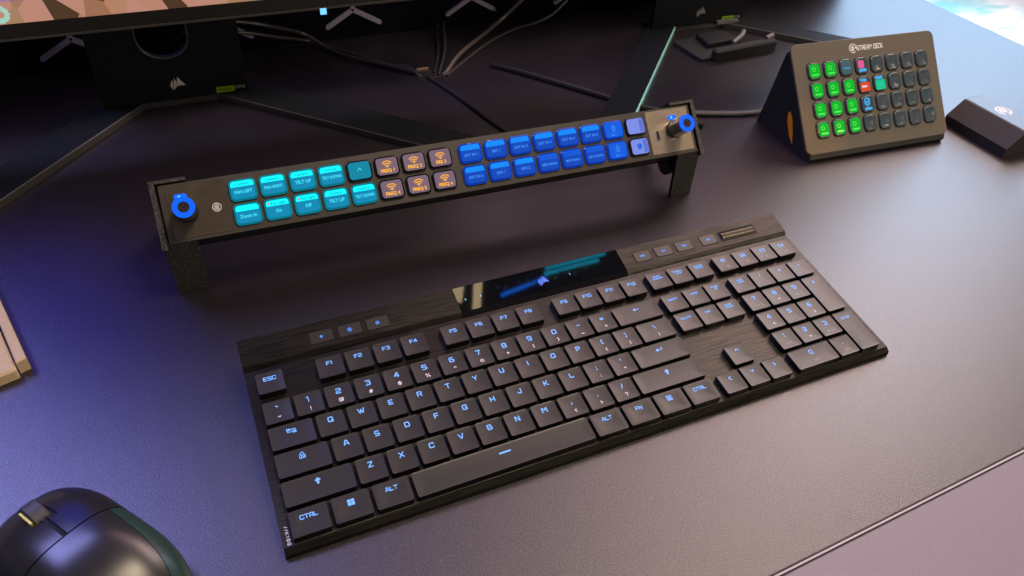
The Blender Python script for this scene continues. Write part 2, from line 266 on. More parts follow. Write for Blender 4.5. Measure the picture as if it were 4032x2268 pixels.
# stroke lettering rastered to quads (polylines in a unit-high cell)
G = {
 'A': (.9, [[(0, 0), (.3, 1), (.6, 1), (.9, 0)], [(.12, .32), (.78, .32)]]),
 'B': (.82, [[(0, 0), (0, 1), (.7, 1), (.78, .9), (.78, .6), (.68, .52), (.82, .42), (.82, .1), (.72, 0), (0, 0)], [(0, .52), (.7, .52)]]),
 'C': (.82, [[(.82, .8), (.82, .9), (.72, 1), (.1, 1), (0, .9), (0, .1), (.1, 0), (.72, 0), (.82, .1), (.82, .2)]]),
 'D': (.82, [[(0, 0), (0, 1), (.68, 1), (.82, .86), (.82, .14), (.68, 0), (0, 0)]]),
 'E': (.75, [[(.75, 1), (0, 1), (0, 0), (.75, 0)], [(0, .5), (.65, .5)]]),
 'F': (.75, [[(.75, 1), (0, 1), (0, 0)], [(0, .5), (.65, .5)]]),
 'G': (.85, [[(.85, .8), (.85, .9), (.75, 1), (.1, 1), (0, .9), (0, .1), (.1, 0), (.75, 0), (.85, .1), (.85, .48), (.5, .48)]]),
 'H': (.82, [[(0, 0), (0, 1)], [(.82, 0), (.82, 1)], [(0, .5), (.82, .5)]]),
 'I': (.12, [[(.06, 0), (.06, 1)]]),
 'J': (.7, [[(.7, 1), (.7, .12), (.58, 0), (.1, 0), (0, .1), (0, .3)]]),
 'K': (.82, [[(0, 0), (0, 1)], [(.78, 1), (.25, .5), (.82, 0)], [(0, .5), (.25, .5)]]),
 'L': (.7, [[(0, 1), (0, 0), (.7, 0)]]),
 'M': (1.0, [[(0, 0), (0, 1), (.12, 1), (.5, .5), (.88, 1), (1, 1), (1, 0)]]),
 'N': (.85, [[(0, 0), (0, 1), (.1, 1), (.75, 0), (.85, 0), (.85, 1)]]),
 'O': (.85, [[(.1, 0), (0, .1), (0, .9), (.1, 1), (.75, 1), (.85, .9), (.85, .1), (.75, 0), (.1, 0)]]),
 'P': (.8, [[(0, 0), (0, 1), (.7, 1), (.8, .9), (.8, .5), (.7, .4), (0, .4)]]),
 'Q': (.88, [[(.1, 0), (0, .1), (0, .9), (.1, 1), (.72, 1), (.82, .9), (.82, .1), (.72, 0), (.1, 0)], [(.5, .3), (.88, -.05)]]),
 'R': (.82, [[(0, 0), (0, 1), (.7, 1), (.8, .9), (.8, .55), (.7, .45), (0, .45)], [(.45, .45), (.82, 0)]]),
 'S': (.8, [[(.78, 1), (.1, 1), (0, .9), (0, .6), (.1, .5), (.7, .5), (.8, .4), (.8, .1), (.7, 0), (.02, 0)]]),
 'T': (.85, [[(0, 1), (.85, 1)], [(.425, 1), (.425, 0)]]),
 'U': (.85, [[(0, 1), (0, .1), (.1, 0), (.75, 0), (.85, .1), (.85, 1)]]),
 'V': (.9, [[(0, 1), (.4, 0), (.5, 0), (.9, 1)]]),
 'W': (1.2, [[(0, 1), (.28, 0), (.36, 0), (.6, .8), (.84, 0), (.92, 0), (1.2, 1)]]),
 'X': (.85, [[(0, 0), (.85, 1)], [(0, 1), (.85, 0)]]),
 'Y': (.85, [[(0, 1), (.42, .48), (.85, 1)], [(.42, .48), (.42, 0)]]),
 'Z': (.8, [[(0, 1), (.8, 1), (0, 0), (.8, 0)]]),
 '0': (.8, [[(.1, 0), (0, .1), (0, .9), (.1, 1), (.7, 1), (.8, .9), (.8, .1), (.7, 0), (.1, 0)]]),
 '1': (.4, [[(0, .95), (.25, 1), (.25, 0)]]),
 '2': (.8, [[(0, .85), (0, .9), (.1, 1), (.7, 1), (.8, .9), (.8, .6), (.7, .5), (.1, .42), (0, .3), (0, 0), (.8, 0)]]),
 '3': (.8, [[(0, 1), (.7, 1), (.8, .9), (.8, .6), (.7, .52), (.8, .42), (.8, .1), (.7, 0), (0, 0)], [(.25, .52), (.7, .52)]]),
 '4': (.85, [[(.65, 0), (.65, 1), (.5, 1), (0, .3), (.85, .3)]]),
 '5': (.8, [[(.8, 1), (0, 1), (0, .55), (.7, .55), (.8, .45), (.8, .1), (.7, 0), (0, 0)]]),
 '6': (.8, [[(.7, 1), (.1, 1), (0, .9), (0, .1), (.1, 0), (.7, 0), (.8, .1), (.8, .45), (.7, .55), (0, .55)]]),
 '7': (.8, [[(0, 1), (.8, 1), (.3, 0)]]),
 '8': (.8, [[(.1, .52), (0, .62), (0, .9), (.1, 1), (.7, 1), (.8, .9), (.8, .62), (.7, .52), (.8, .42), (.8, .1), (.7, 0), (.1, 0), (0, .1), (0, .42), (.1, .52), (.7, .52)]]),
 '9': (.8, [[(.1, 0), (.7, 0), (.8, .1), (.8, .9), (.7, 1), (.1, 1), (0, .9), (0, .55), (.1, .45), (.8, .45)]]),
 '!': (.12, [[(.06, .4), (.06, 1)], [(.06, 0), (.06, .08)]]),
 '@': (1.0, [[(.9, 0), (.1, 0), (0, .1), (0, .9), (.1, 1), (.9, 1), (1, .9), (1, .25), (.75, .25), (.75, .7), (.3, .7), (.3, .25), (.75, .25)]]),
 '#': (.85, [[(.2, 0), (.35, 1)], [(.5, 0), (.65, 1)], [(0, .32), (.8, .32)], [(.05, .68), (.85, .68)]]),
 '$': (.8, [[(.8, .85), (.1, .85), (0, .75), (0, .6), (.1, .5), (.7, .5), (.8, .4), (.8, .25), (.7, .15), (0, .15)], [(.4, 1.05), (.4, -.05)]]),
 '%': (1.0, [[(.1, 0), (.9, 1)], [(.0, .75), (.0, 1), (.25, 1), (.25, .75), (.0, .75)], [(.75, 0), (.75, .25), (1, .25), (1, 0), (.75, 0)]]),
 '^': (.7, [[(0, .5), (.35, .9), (.7, .5)]]),
 '&': (.8, [[(.8, .55), (.8, .1), (.7, 0), (.1, 0), (0, .1), (0, .5), (.8, .5)], [(.2, .5), (.2, .85), (.5, .85)]]),
 '*': (.6, [[(.3, .2), (.3, .8)], [(.03, .35), (.57, .65)], [(.57, .35), (.03, .65)]]),
 '(': (.3, [[(.3, 1), (.05, .75), (.05, .25), (.3, 0)]]),
 ')': (.3, [[(0, 1), (.25, .75), (.25, .25), (0, 0)]]),
 '{': (.4, [[(.4, 1), (.2, .9), (.2, .6), (0, .5), (.2, .4), (.2, .1), (.4, 0)]]),
 '}': (.4, [[(0, 1), (.2, .9), (.2, .6), (.4, .5), (.2, .4), (.2, .1), (0, 0)]]),
 '[': (.3, [[(.3, 1), (.05, 1), (.05, 0), (.3, 0)]]),
 ']': (.3, [[(0, 1), (.25, 1), (.25, 0), (0, 0)]]),
 '-': (.6, [[(0, .5), (.6, .5)]]), '_': (.8, [[(0, .1), (.8, .1)]]),
 '=': (.7, [[(0, .65), (.7, .65)], [(0, .3), (.7, .3)]]), '+': (.7, [[(0, .5), (.7, .5)], [(.35, .15), (.35, .85)]]),
 '~': (.7, [[(0, .42), (.18, .58), (.5, .42), (.7, .58)]]), '`': (.35, [[(0, .9), (.3, .72)]]),
 '\\': (.5, [[(0, 1), (.5, 0)]]), '|': (.12, [[(.06, 0), (.06, 1)]]), '/': (.4, [[(0, 0), (.4, 1)]]),
 '?': (.7, [[(0, .9), (.1, 1), (.6, 1), (.7, .9), (.7, .6), (.35, .45), (.35, .32)], [(.35, 0), (.35, .06)]]),
 ';': (.15, [[(.08, .75), (.08, .8)], [(.1, .25), (.0, -.02)]]), ':': (.15, [[(.08, .72), (.08, .78)], [(.08, .2), (.08, .26)]]),
 "'": (.12, [[(.06, .65), (.06, 1)]]), '"': (.4, [[(.05, .65), (.05, 1)], [(.35, .65), (.35, 1)]]),
 ',': (.15, [[(.12, .25), (.0, -.05)]]), '.': (.15, [[(.08, 0), (.08, .07)]]),
 '<': (.55, [[(.5, .9), (.05, .5), (.5, .1)]]), '>': (.55, [[(.05, .9), (.5, .5), (.05, .1)]]), ' ': (.45, []),
 'm': (1.0, [[(0, 0), (0, .65), (.5, .65), (.5, 0)], [(.5, .65), (1, .65), (1, 0)]]),
 'v': (.7, [[(0, .75), (.35, .35), (.7, .75)]]),
}
def icon(w, lines): return (w, lines)
def arc(cx, cy, r, a0, a1, n=10): return [(cx + r * math.cos(math.radians(a0 + (a1 - a0) * k / n)), cy + r * math.sin(math.radians(a0 + (a1 - a0) * k / n))) for k in range(n + 1)]
ICON = {
 'tab': (1.7, [[(.15, .78), (1.7, .78)], [(.5, 1.05), (.12, .78), (.5, .52)], [(0, 1.1), (0, .5)], [(0, .2), (1.5, .2)], [(1.2, .46), (1.55, .2), (1.2, -.08)], [(1.7, .5), (1.7, -.1)]]),
 'lock': (1.1, [[(0, 0), (0, .75), (1.1, .75), (1.1, 0), (0, 0)], [(.2, .75), (.2, 1.1), (.4, 1.35), (.7, 1.35), (.9, 1.1), (.9, .75)], [(.3, .15), (.55, .6), (.8, .15)]]),
 'up': (1.0, [[(.5, 0), (.5, 1.1)], [(.38, 0), (.38, .8)], [(.62, 0), (.62, .8)], [(.05, .7), (.5, 1.15), (.95, .7), (.05, .7)], [(.2, .76), (.8, .76)], [(.3, .88), (.7, .88)]]),
 'left': (1.6, [[(.1, .5), (1.6, .5)], [(.5, .85), (.08, .5), (.5, .15), (.5, .85)], [(.35, .7), (.35, .3)]]),
 'ret': (1.9, [[(.1, .4), (1.5, .4), (1.85, .6), (1.85, 1.0)], [(.5, .75), (.08, .4), (.5, .05), (.5, .75)], [(.35, .6), (.35, .2)]]),
 'menu': (1.15, [[(0, 0), (0, 1.2), (1.1, 1.2), (1.1, 0), (0, 0)], [(.3, .9), (.8, .9)], [(.3, .6), (.8, .6)], [(.3, .3), (.8, .3)]]),
 'wifi': (1.2, [arc(.6, 0, 1.0, 40, 140), arc(.6, 0, .62, 40, 140), arc(.6, 0, .26, 30, 150), [(.6, 0), (.6, .04)]]),
 'bt': (.8, [[(.1, .8), (.1, .3), (.4, .1)], [(.4, .9), (.7, .7), (.4, .5)], [(.7, .2), (.75, .2)]]),
 'prev': (1.5, [[(.05, .1), (.05, .9)], [(.75, .1), (.2, .5), (.75, .9), (.75, .1)], [(1.4, .1), (.85, .5), (1.4, .9), (1.4, .1)], [(.6, .4), (.6, .6)], [(1.25, .4), (1.25, .6)]]),
 'next': (1.5, [[(1.45, .1), (1.45, .9)], [(.75, .1), (1.3, .5), (.75, .9), (.75, .1)], [(.1, .1), (.65, .5), (.1, .9), (.1, .1)], [(.9, .4), (.9, .6)], [(.25, .4), (.25, .6)]]),
 'play': (1.3, [[(.1, .1), (.7, .5), (.1, .9), (.1, .1)], [(.25, .4), (.25, .6)], [(.95, .1), (.95, .9)], [(1.25, .1), (1.25, .9)]]),
 'mute': (1.5, [[(.1, .35), (.4, .35), (.75, .05), (.75, .95), (.4, .65), (.1, .65), (.1, .35)], [(.5, .3), (.5, .7)], [(.62, .3), (.62, .8)], arc(.7, .5, .45, -40, 40), arc(.7, .5, .75, -40, 40)]),
 'dot': (.9, [arc(.45, .5, .3, 0, 360), [(.3, .5), (.6, .5)], [(.45, .4), (.45, .62)]]),
 'sun': (1.1, [arc(.55, .5, .28, 0, 360)] + [[(.55 + .42 * math.cos(a), .5 + .42 * math.sin(a)), (.55 + .58 * math.cos(a), .5 + .58 * math.sin(a))] for a in [k * math.pi / 4 for k in range(8)]]),
 'bell': (1.0, [[(.1, .15), (.1, .55), (.25, .85), (.55, .95), (.85, .7), (.85, .15), (.1, .15)], [(.3, .35), (.65, .35)], [(.3, .6), (.65, .6)]]),
 'mic': (.9, [[(.35, .55), (.35, 1.0), (.55, 1.0), (.55, .55), (.35, .55)], arc(.45, .6, .36, 180, 360), [(.45, .24), (.45, .0)], [(.25, 0), (.65, 0)]]),
 'check': (1.2, [arc(.6, .5, .55, -60, 300), [(.3, .5), (.55, .25), (.95, .75)]]),
 'nfc': (1.4, [arc(.7, .5, .68, 0, 360), arc(.1, .5, .28, -45, 45), arc(.1, .5, .48, -45, 45), arc(.1, .5, .68, -38, 38), arc(.1, .5, .88, -30, 30)]),
 'emblem': (1.4, [arc(.7, .5, .68, -20, 300, 20), arc(.7, .5, .36, 60, 300, 12), [(.55, .75), (.95, .5), (.55, .25), (.55, .75)], [(.95, .5), (1.28, .62)]]),
 'ring': (1.0, [arc(.5, .5, .36, 0, 360)]),
 'shield': (1.0, [[(.1, .9), (.5, 1.05), (.9, .9), (.85, .3), (.5, 0), (.15, .3), (.1, .9)], [(.35, .55), (.5, .4), (.7, .7)]]),
}
def strokes(txt, icon_=None, gap=.3):
    if icon_: w, l = ICON[icon_]; return w, l
    x = 0; out = []
    for ch in txt:
        w, l = G[ch]
        for pl in l: out.append([(px + x, py) for px, py in pl])
        x += w + gap
    return x - gap, out
def legend(mb, txt, cx, cy, h, th=.2, ic=None, zf=lambda x, y: .06, res=None, rot=0.0, gap=.3):
    """cap height h in mm, stroke th in units of h; cells never overlap"""
    lines = txt.split('\n') if not ic else [txt]
    for li, t in enumerate(lines):
        w, st = strokes(t, ic, gap)
        oy = cy + (len(lines) - 1) * .75 * h - li * 1.5 * h
        segs = np.array([(a[0], a[1], b_[0], b_[1]) for pl in st for a, b_ in zip(pl[:-1], pl[1:])])
        if len(segs) == 0: continue
        c = res or 1 / 13.0
        xs = np.arange(-th, w + th, c) + c / 2; ys = np.arange(-.25, 1.5, c) + c / 2
        X, Y = np.meshgrid(xs, ys); D = np.full(X.shape, 9.0)
        for x0, y0, x1, y1 in segs:
            dx, dy = x1 - x0, y1 - y0; L = dx * dx + dy * dy + 1e-9
            t_ = np.clip(((X - x0) * dx + (Y - y0) * dy) / L, 0, 1)
            D = np.minimum(D, np.hypot(X - x0 - t_ * dx, Y - y0 - t_ * dy))
        on = D < th / 2
        cr, sr = math.cos(rot), math.sin(rot)
        def tr(x, y):
            x = (x - w / 2) * h; y = (y - .5) * h
            X_, Y_ = cx + x * cr - y * sr, oy + x * sr + y * cr
            return (X_, Y_, zf(X_, Y_))
        for r in range(on.shape[0]):
            k = 0
            while k < on.shape[1]:
                if on[r, k]:
                    e = k
                    while e + 1 < on.shape[1] and on[r, e + 1]: e += 1
                    x0, x1, y0, y1 = xs[k] - c / 2, xs[e] + c / 2, ys[r] - c / 2, ys[r] + c / 2
                    mb.add([tr(x0, y0), tr(x1, y0), tr(x1, y1), tr(x0, y1)], [(0, 1, 2, 3)]); k = e
                k += 1
    return mb
def text(name, body, cx, cy, z, size, m, parent, bold=0.0, sx=1.0, rot=0.0):
    cu = bpy.data.curves.new(name, 'FONT'); cu.body = body; cu.size = size * MM; cu.align_x = 'CENTER'; cu.align_y = 'CENTER'
    cu.offset = bold * MM; cu.resolution_u = 2
    t = bpy.data.objects.new(name, cu); COL.objects.link(t); bpy.context.view_layer.update()
    me = bpy.data.meshes.new_from_object(t.evaluated_get(bpy.context.evaluated_depsgraph_get())); me.materials.clear(); me.materials.append(m)
    bpy.data.objects.remove(t); me.name = name
    o = obj(name, me, parent); o.location = (cx * MM, cy * MM, z * MM); o.scale = (sx, 1, 1); o.rotation_euler = (0, 0, rot); return o

# ================================================================== SETTING
def seam_y(x): return -198.5 + (x - 455.7) * 0.042
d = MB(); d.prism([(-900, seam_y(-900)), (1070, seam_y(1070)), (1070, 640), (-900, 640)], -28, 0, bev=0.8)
tag(d.build('desk', M_DESK), kind='structure')
d = MB(); d.prism([(-900, seam_y(-900) - 1.7), (1070, seam_y(1070) - 1.7), (1070, seam_y(1070) - .5), (-900, seam_y(-900) - .5)], -28, -.2)
tag(d.build('desk_edge_strip', mat('edge_banding', (.42, .36, .34), rough=.5)), kind='structure')
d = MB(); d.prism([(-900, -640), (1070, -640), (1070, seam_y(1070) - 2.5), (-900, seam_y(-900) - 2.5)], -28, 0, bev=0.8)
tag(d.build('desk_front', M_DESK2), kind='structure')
d = MB(); d.box(-3000, 6000, -3000, 4000, -760, -730); tag(d.build('floor', M_FLOOR, smooth=0), kind='structure')

wall = thing('back_panel', 'black upright panel closing the back of the desk, with raised grey three-armed ridges', 'wall')
MB().box(-900, 1010, 580, 604, 0.3, 330).build('panel_board', M_WALL, wall)
for k in range(-4, 8):
    cx, cz = -102.6 + 155 * k, 36
    for zz in (0, 150):
        m = MB(); xo = cx + (77 if zz else 0)
        for a in (90, 210, 330):
            ca, sa = math.cos(math.radians(a)), math.sin(math.radians(a)); L = 38; hw = 2.6
            q = [(hw * 0.6, -hw), (L, -hw), (L + hw, 0), (L, hw), (hw * 0.6, hw)]
            pts = [(xo + u * ca - v * sa, cz + zz + u * sa + v * ca) for u, v in q]
            m.add([(x, 576.5, z) for x, z in pts] + [(x, 580, z) for x, z in pts],
                  [tuple(range(5))] + [(i, (i + 1) % 5, 5 + (i + 1) % 5, 5 + i) for i in range(5)])
        m.build('ridge', M_RIDGE, wall, smooth=0)

# ================================================================== KEYBOARD
TH = 0.12633402904151703
RK = Matrix.Rotation(TH, 4, 'X')
kb = thing('keyboard', 'slim black brushed-metal keyboard with blue-lit legends lying in the middle of the desk', 'keyboard',
           Matrix.Translation((0, -0.00077, 0.0224)) @ RK)
U = 19.05; FY = 13.8; N0 = 15.187 * U; P0 = 18.404 * U
DK = -4.6   # deck level
XL_, XR_ = -5.0, 433.5
m = MB()   # body: profile in y,z swept along x
def desk_z(y): return -(22.4 + (y) * math.sin(TH)) / math.cos(TH)   # desk plane seen in keyboard space
prof = [(-95.4, DK), (-99.0, -6.5), (-99.5, desk_z(-99.5) + 0.3), (-60, desk_z(-60) + 3.0), (20, -12.5), (50, -12.5), (52.3, -10.5), (52.3, 0.7), (51.6, 1.5), (31.5, -1.5), (28.8, DK)]
L = [(XL_, y, z) for y, z in prof]; Rr = [(XR_, y, z) for y, z in prof]; n = len(prof)
m.add(L + Rr, [tuple(range(n)), tuple(reversed(range(n, 2 * n)))] + [((i + 1) % n, i, n + i, n + (i + 1) % n) for i in range(n)])
m.build('body', M_BRUSH, kb, smooth=0)
for x in (20, 380): MB().box(x, x + 28, 30, 42, desk_z(42) + 0.4, -12.4).build('rear_foot', M_BLACK, kb)
def zb(y): return -1.5 + (y - 31.5) * 3 / 20.1
BT = math.atan(3 / 20.1)
# gloss window on the bar
m = MB(); prof = [(28.4, DK + 0.25), (31.3, -1.2), (51.7, 1.85), (52.7, 0.9), (52.7, -3)]
n = len(prof)
x0, x1 = 145.2, 280.8
m.add([(x0, y, z) for y, z in prof] + [(x1, y, z) for y, z in prof] + [(x0, y, z - 1.2) for y, z in prof] + [(x1, y, z - 1.2) for y, z in prof],
      [(i, n + i, n + i + 1, i + 1) for i in range(n - 1)] + [(i + 1, 2 * n + i + 1, 2 * n + i, i) for i in range(n - 1)] + [(n + i, 3 * n + i, 3 * n + i + 1, n + i + 1) for i in range(n - 1)])
glass = m.build('glass_window', M_GLASS, kb, smooth=20)
m = MB()   # sail emblem: three curved blades
def sail(m, cx, cy, s, z, zf=None):
    blades = [[(-4.2, -0.6), (-2.6, 2.6), (-2.2, 0.5), (-3.4, -3.6)], [(-2.3, -1.0), (-1.2, 3.6), (-0.2, 1.0), (-0.9, -2.2), (-2.9, -4.0)],
              [(-0.5, -1.8), (0.6, 4.3), (2.6, 1.2), (4.4, -1.6), (1.2, -1.3)]]
    for b_ in blades: m.add([(cx + x * s, cy + y * s, z) for x, y in b_], [tuple(reversed(range(len(b_))))])
sail(m, 213, 40.2, 1.0, 0)
for i_, v_ in enumerate(m.v): m.v[i_] = (v_[0], v_[1], zb(v_[1]) + .5)
m.build('emblem', mat('emblem_blue', (0, 0, 0), emis=(0.06, 0.2, 1.0), es=0.9), glass, smooth=0)
M_IND = mat('indicator_blue', (0, 0, 0), emis=(0.2, 0.6, 1.0), es=1.1)
for ic_, x_ in (('T', 151.4), (None, 163.1), ('1', 235.3)):
    m = MB()
    if ic_: legend(m, ic_, x_, 40.3, 1.4, .24, zf=lambda x, y: zb(y) + .5)
    else: m.cyl((x_, 40.5), .6, zb(40.5) + .2, zb(40.5) + .5, 10)
    m.build('indicator_light', M_IND, glass, smooth=0)
# media keys
def media(cx, cy, w, h, ic, hh=2.6):
    g = MB(); g.prism(rrect(0, 0, w + .9, h + .9, .9, 3), 1.5, 1.56); 
    k = MB(); k.prism(rrect(0, 0, w, h, .6, 3), 1.2, 2.0, bev=.25)
    o = k.build('media_key', M_KEY, kb); cy += 1.5; cx += 1.4 * (cx / 433); o.location = (cx * MM, cy * MM, (zb(cy) - 1.5) * MM); o.rotation_euler = (BT, 0, 0)
    g.build('gap', M_VOID, o, smooth=0)
    l = MB(); legend(l, '', 0, 0, hh, .2, ic=ic, zf=lambda x, y: 2.06); l.build('legend', M_LEGD, o, smooth=0)
for (a, b_), ic in (((39.3, 56.1), 'dot'), ((58.4, 75.3), 'sun'), ((77.8, 94.4), 'bell')): media((a + b_) / 2, 38.3, b_ - a - 1.4, 8.9, ic)
for (a, b_), ic in (((290.5, 306.1), 'prev'), ((309.4, 325.6), 'play'), ((328.7, 344.8), 'next'), ((352.2, 368.0), 'mute')): media((a + b_) / 2, 39.3, b_ - a - 1.2, 9.0, ic, 2.4)
w_ = MB(); w_.prism(rrect(388.7, 39, 35.6, 9.6, 1.2, 3), 1.5, 1.58); w_.v = [(x - 388.7, y - 39, z - 1.5) for x, y, z in w_.v]
wo = w_.build('wheel_slot', M_VOID, kb, smooth=0); wo.location = (.3900, .0404, zb(40.4) * MM); wo.rotation_euler = (BT, 0, 0)
w_ = MB(); ns = 28; rg = []
for x in np.linspace(373, 404.5, 22):
    rg.append([(x, 39 + 5.2 * math.cos(2 * math.pi * k / ns) * (1 if k % 2 else .94), -1.6 + 5.2 * math.sin(2 * math.pi * k / ns) * (1 if k % 2 else .94)) for k in range(ns)])
w_.rings(rg); w_.v = [(x - 388.7, y - 39, z - 1.5 - .6) for x, y, z in w_.v]; w_.build('volume_wheel', M_WHEEL, wo, smooth=0)
# keys
KM = {}
DISH = .42
def key_mesh(w, h):
    if (w, h) in KM: return KM[(w, h)]
    tw, th_ = w - 2.4, h - 3.0   # top
    m = MB(); seg = 3; oy = .2
    def R(wd, hd, r, z, o=0): return [(x, y + o, z) for x, y in rrect(0, 0, wd, hd, r, seg)]
    m.cur = 1
    m.rings([R(tw + .5, th_ + .9, 1.5, -4.3, -.2), R(tw + .12, th_ + .16, 1.25, -.2, 0)], cap0=False, cap1=False)
    m.cur = 0
    sx, sy = tw / 2, th_ / 2
    def zt(x, y): return -DISH * (1 - min(1, (x / min(sx, 8.3)) ** 2) if w < 25 else 1 - min(1, max(0, abs(x) - (sx - 8.3)) / 8.3) ** 2) * (1 - .35 * (y / sy) ** 2)
    rr = [R(tw + .12, th_ + .16, 1.25, -.2), R(tw, th_, 1.2, 0)]
    for s_ in (.96, .85, .7, .55, .4, .2):
        g = rrect(0, 0, tw * s_, th_ * s_, max(.2, 1.2 * s_), seg) if w < 25 else rrect(0, 0, tw - (1 - s_) * th_, th_ * s_, max(.2, 1.2 * s_), seg)
        rr.append([(x, y, zt(x, y)) for x, y in g])
    m.rings(rr, cap0=False)
    me = m.mesh('key_%d_%d' % (w * 10, h * 10), [M_KEY, M_KEYSIDE], 38); KM[(w, h)] = (me, zt); return KM[(w, h)]
def key(x, y, w, h, a='', b_=None, ic=None, ah=3.0, bic=None, th=.215, bump_=False):
    """x,y: top-left cell corner in mm; w,h in mm"""
    me, zt = key_mesh(w, h); o = obj('key', me, kb); cx, cy = x + w / 2, y - h / 2
    o.location = (cx * MM, cy * MM, random.uniform(-.08, .05) * MM); o.rotation_euler = (random.uniform(-.004, .004), random.uniform(-.006, .006), random.uniform(-.003, .003))
    zf = lambda X, Y: zt(X, Y) + .16
    ty = h / 2 - 7.2 if h > 25 else 2.9
    if a == 'win':
        l = MB()
        for sx in (-1, 1):
            for sy in (-1, 1):
                l.add([(sx * 1.05 + dx * .95, 2.6 + sy * 1.05 + dy * .95, zf(sx, 2.6 + sy)) for dx, dy in ((-1, -1), (1, -1), (1, 1), (-1, 1))], [(0, 1, 2, 3)])
        l.build('legend', M_LEG, o, smooth=0)
    elif a == 'bar':
        l = MB(); l.add([(-3.8, 2.0, .02), (3.8, 2.0, .02), (3.8, 3.1, .02), (-3.8, 3.1, .02)], [(0, 1, 2, 3)])
        for v in range(4): l.v[v] = (l.v[v][0], l.v[v][1], zf(*l.v[v][:2]))
        l.build('legend', M_LEG, o, smooth=0)
    elif a or ic:
        l = MB(); legend(l, a, 0, ty, ah, th, ic=ic, zf=zf); l.build('legend', M_LEG, o, smooth=0)
    if b_ or bic:
        l = MB(); hb = 2.5 if (b_ and len(b_) == 1) or bic else 1.5; legend(l, b_ or '', .3 if w < 30 else 0, -3.9, hb, .17, ic=bic, zf=zf)
        l.build('legend', M_WHITE if x < P0 or (b_ in ('<', '>', 'v', '^')) else M_WHITED, o, smooth=0)
    if bump_:
        l = MB(); l.box(-1.6, 1.6, -6.3, -5.8, zt(0, -5.8) - .1, zt(0, -5.8) + .28); l.build('homing_bar', M_KEY, o)
    return o
# function row
key(0, FY + U / 2, U, U, 'ESC', ah=2.5)
for g0, first in ((2, 1), (6.5, 5), (11, 9)):
    for k in range(4): key((g0 + k) * U, FY + U / 2, U, U, 'F%d' % (first + k), ah=2.5)
for k, t in enumerate(('PRINT\nSCREEN', 'SCROLL\nLOCK', 'PAUSE\nBREAK')): key(N0 + k * U, FY + U / 2, U, U, t, ah=1.35, th=.22)
for k in range(4): key(P0 + k * U, FY + U / 2, U, U, 'G%d' % (k + 1), ah=2.5, bic='wifi' if k == 0 else 'bt')
# number row
for k, (a, b_) in enumerate((('`', '~'), ('1', '!'), ('2', '@'), ('3', '#'), ('4', '$'), ('5', '%'), ('6', '^'), ('7', '&'), ('8', '*'), ('9', '('), ('0', ')'), ('-', '_'), ('=', '+'))):
    key(k * U, 0, U, U, a, b_, ah=3.3)
key(13 * U, 0, 2 * U, U, ic='left', ah=2.8)
key(0, -U, 1.5 * U, U, ic='tab', ah=2.9, th=.2)
for k, a in enumerate('QWERTYUIOP'): key((1.5 + k) * U, -U, U, U, a, ah=3.1)
key(11.5 * U, -U, U, U, '[', '{', ah=3.1); key(12.5 * U, -U, U, U, ']', '}', ah=3.1); key(13.5 * U, -U, 1.5 * U, U, '\\', '|', ah=3.1)
key(0, -2 * U, 1.75 * U, U, ic='lock', ah=2.8, th=.17)
for k, a in enumerate('ASDFGHJKL'): key((1.75 + k) * U, -2 * U, U, U, a, ah=3.1, bump_=a in 'FJ')
key(10.75 * U, -2 * U, U, U, ';', ':', ah=3.0); key(11.75 * U, -2 * U, U, U, "'", '"', ah=3.0); key(12.75 * U, -2 * U, 2.25 * U, U, ic='ret', ah=2.8)
key(0, -3 * U, 2.25 * U, U, ic='up', ah=3.0)
for k, a in enumerate('ZXCVBNM'): key((2.25 + k) * U, -3 * U, U, U, a, ah=3.1)
for k, (a, b_) in enumerate(((',', '<'), ('.', '>'), ('/', '?'))): key((9.25 + k) * U, -3 * U, U, U, a, b_, ah=3.1)
key(12.25 * U, -3 * U, 2.75 * U, U, ic='up', ah=3.0)
x = 0
for a, w, ic in (('CTRL', 1.25, None), ('win', 1.25, None), ('ALT', 1.25, None), ('bar', 6.25, None), ('ALT', 1.25, None), ('FN', 1.25, None), ('', 1.25, 'menu'), ('CTRL', 1.25, None)):
    key(x * U, -4 * U, w * U, U, a, ic=ic, ah=3.0 if ic else 2.3); x += w
for k, t in enumerate(('INSERT', 'HOME', 'PAGE\nUP')): key(N0 + k * U, 0, U, U, t, ah=1.4, th=.22)
for k, t in enumerate(('DELETE', 'END', 'PAGE\nDOWN')): key(N0 + k * U, -U, U, U, t, ah=1.4, th=.22)
key(N0 + U, -3 * U, U, U, '^', ah=3.4); 
for k, t in enumerate(('<', 'v', '>')): key(N0 + k * U, -4 * U, U, U, t, ah=3.2)
for k, (t, h_) in enumerate((('NUM\nLOCK', 1.4), ('/', 2.6), ('*', 3.0), ('-', 3.0))): key(P0 + k * U, 0, U, U, t, ah=h_)
for r, row in enumerate(((('7', 'HOME'), ('8', '^'), ('9', 'PG UP')), (('4', '<'), ('5', None), ('6', '>')), (('1', 'END'), ('2', 'v'), ('3', 'PG DN')))):
    for k, (a, b_) in enumerate(row): key(P0 + k * U, -(r + 1) * U, U, U, a, b_, ah=3.1, bump_=a == '5')
key(P0, -4 * U, 2 * U, U, '0', 'INS', ah=3.0); key(P0 + 2 * U, -4 * U, U, U, '.', 'DEL', ah=3.0)
key(P0 + 3 * U, -U, U, 2 * U, '+', ah=3.0); key(P0 + 3 * U, -3 * U, U, 2 * U, 'ENTER', ah=1.5, th=.22)
for x, y in [(P0 + 3 * U - .1, -1.75 * U), (P0 + 3 * U - .1, -3.75 * U)] + [(P0 + k * U, -(r + .7) * U) for k in (1, 2) for r in (1, 2)]:
    MB().box(x - .35, x + .35, y - 1.2, y + 1.2, DK + .02, DK + .3).build('backlight_leak', M_LED, kb, smooth=0)
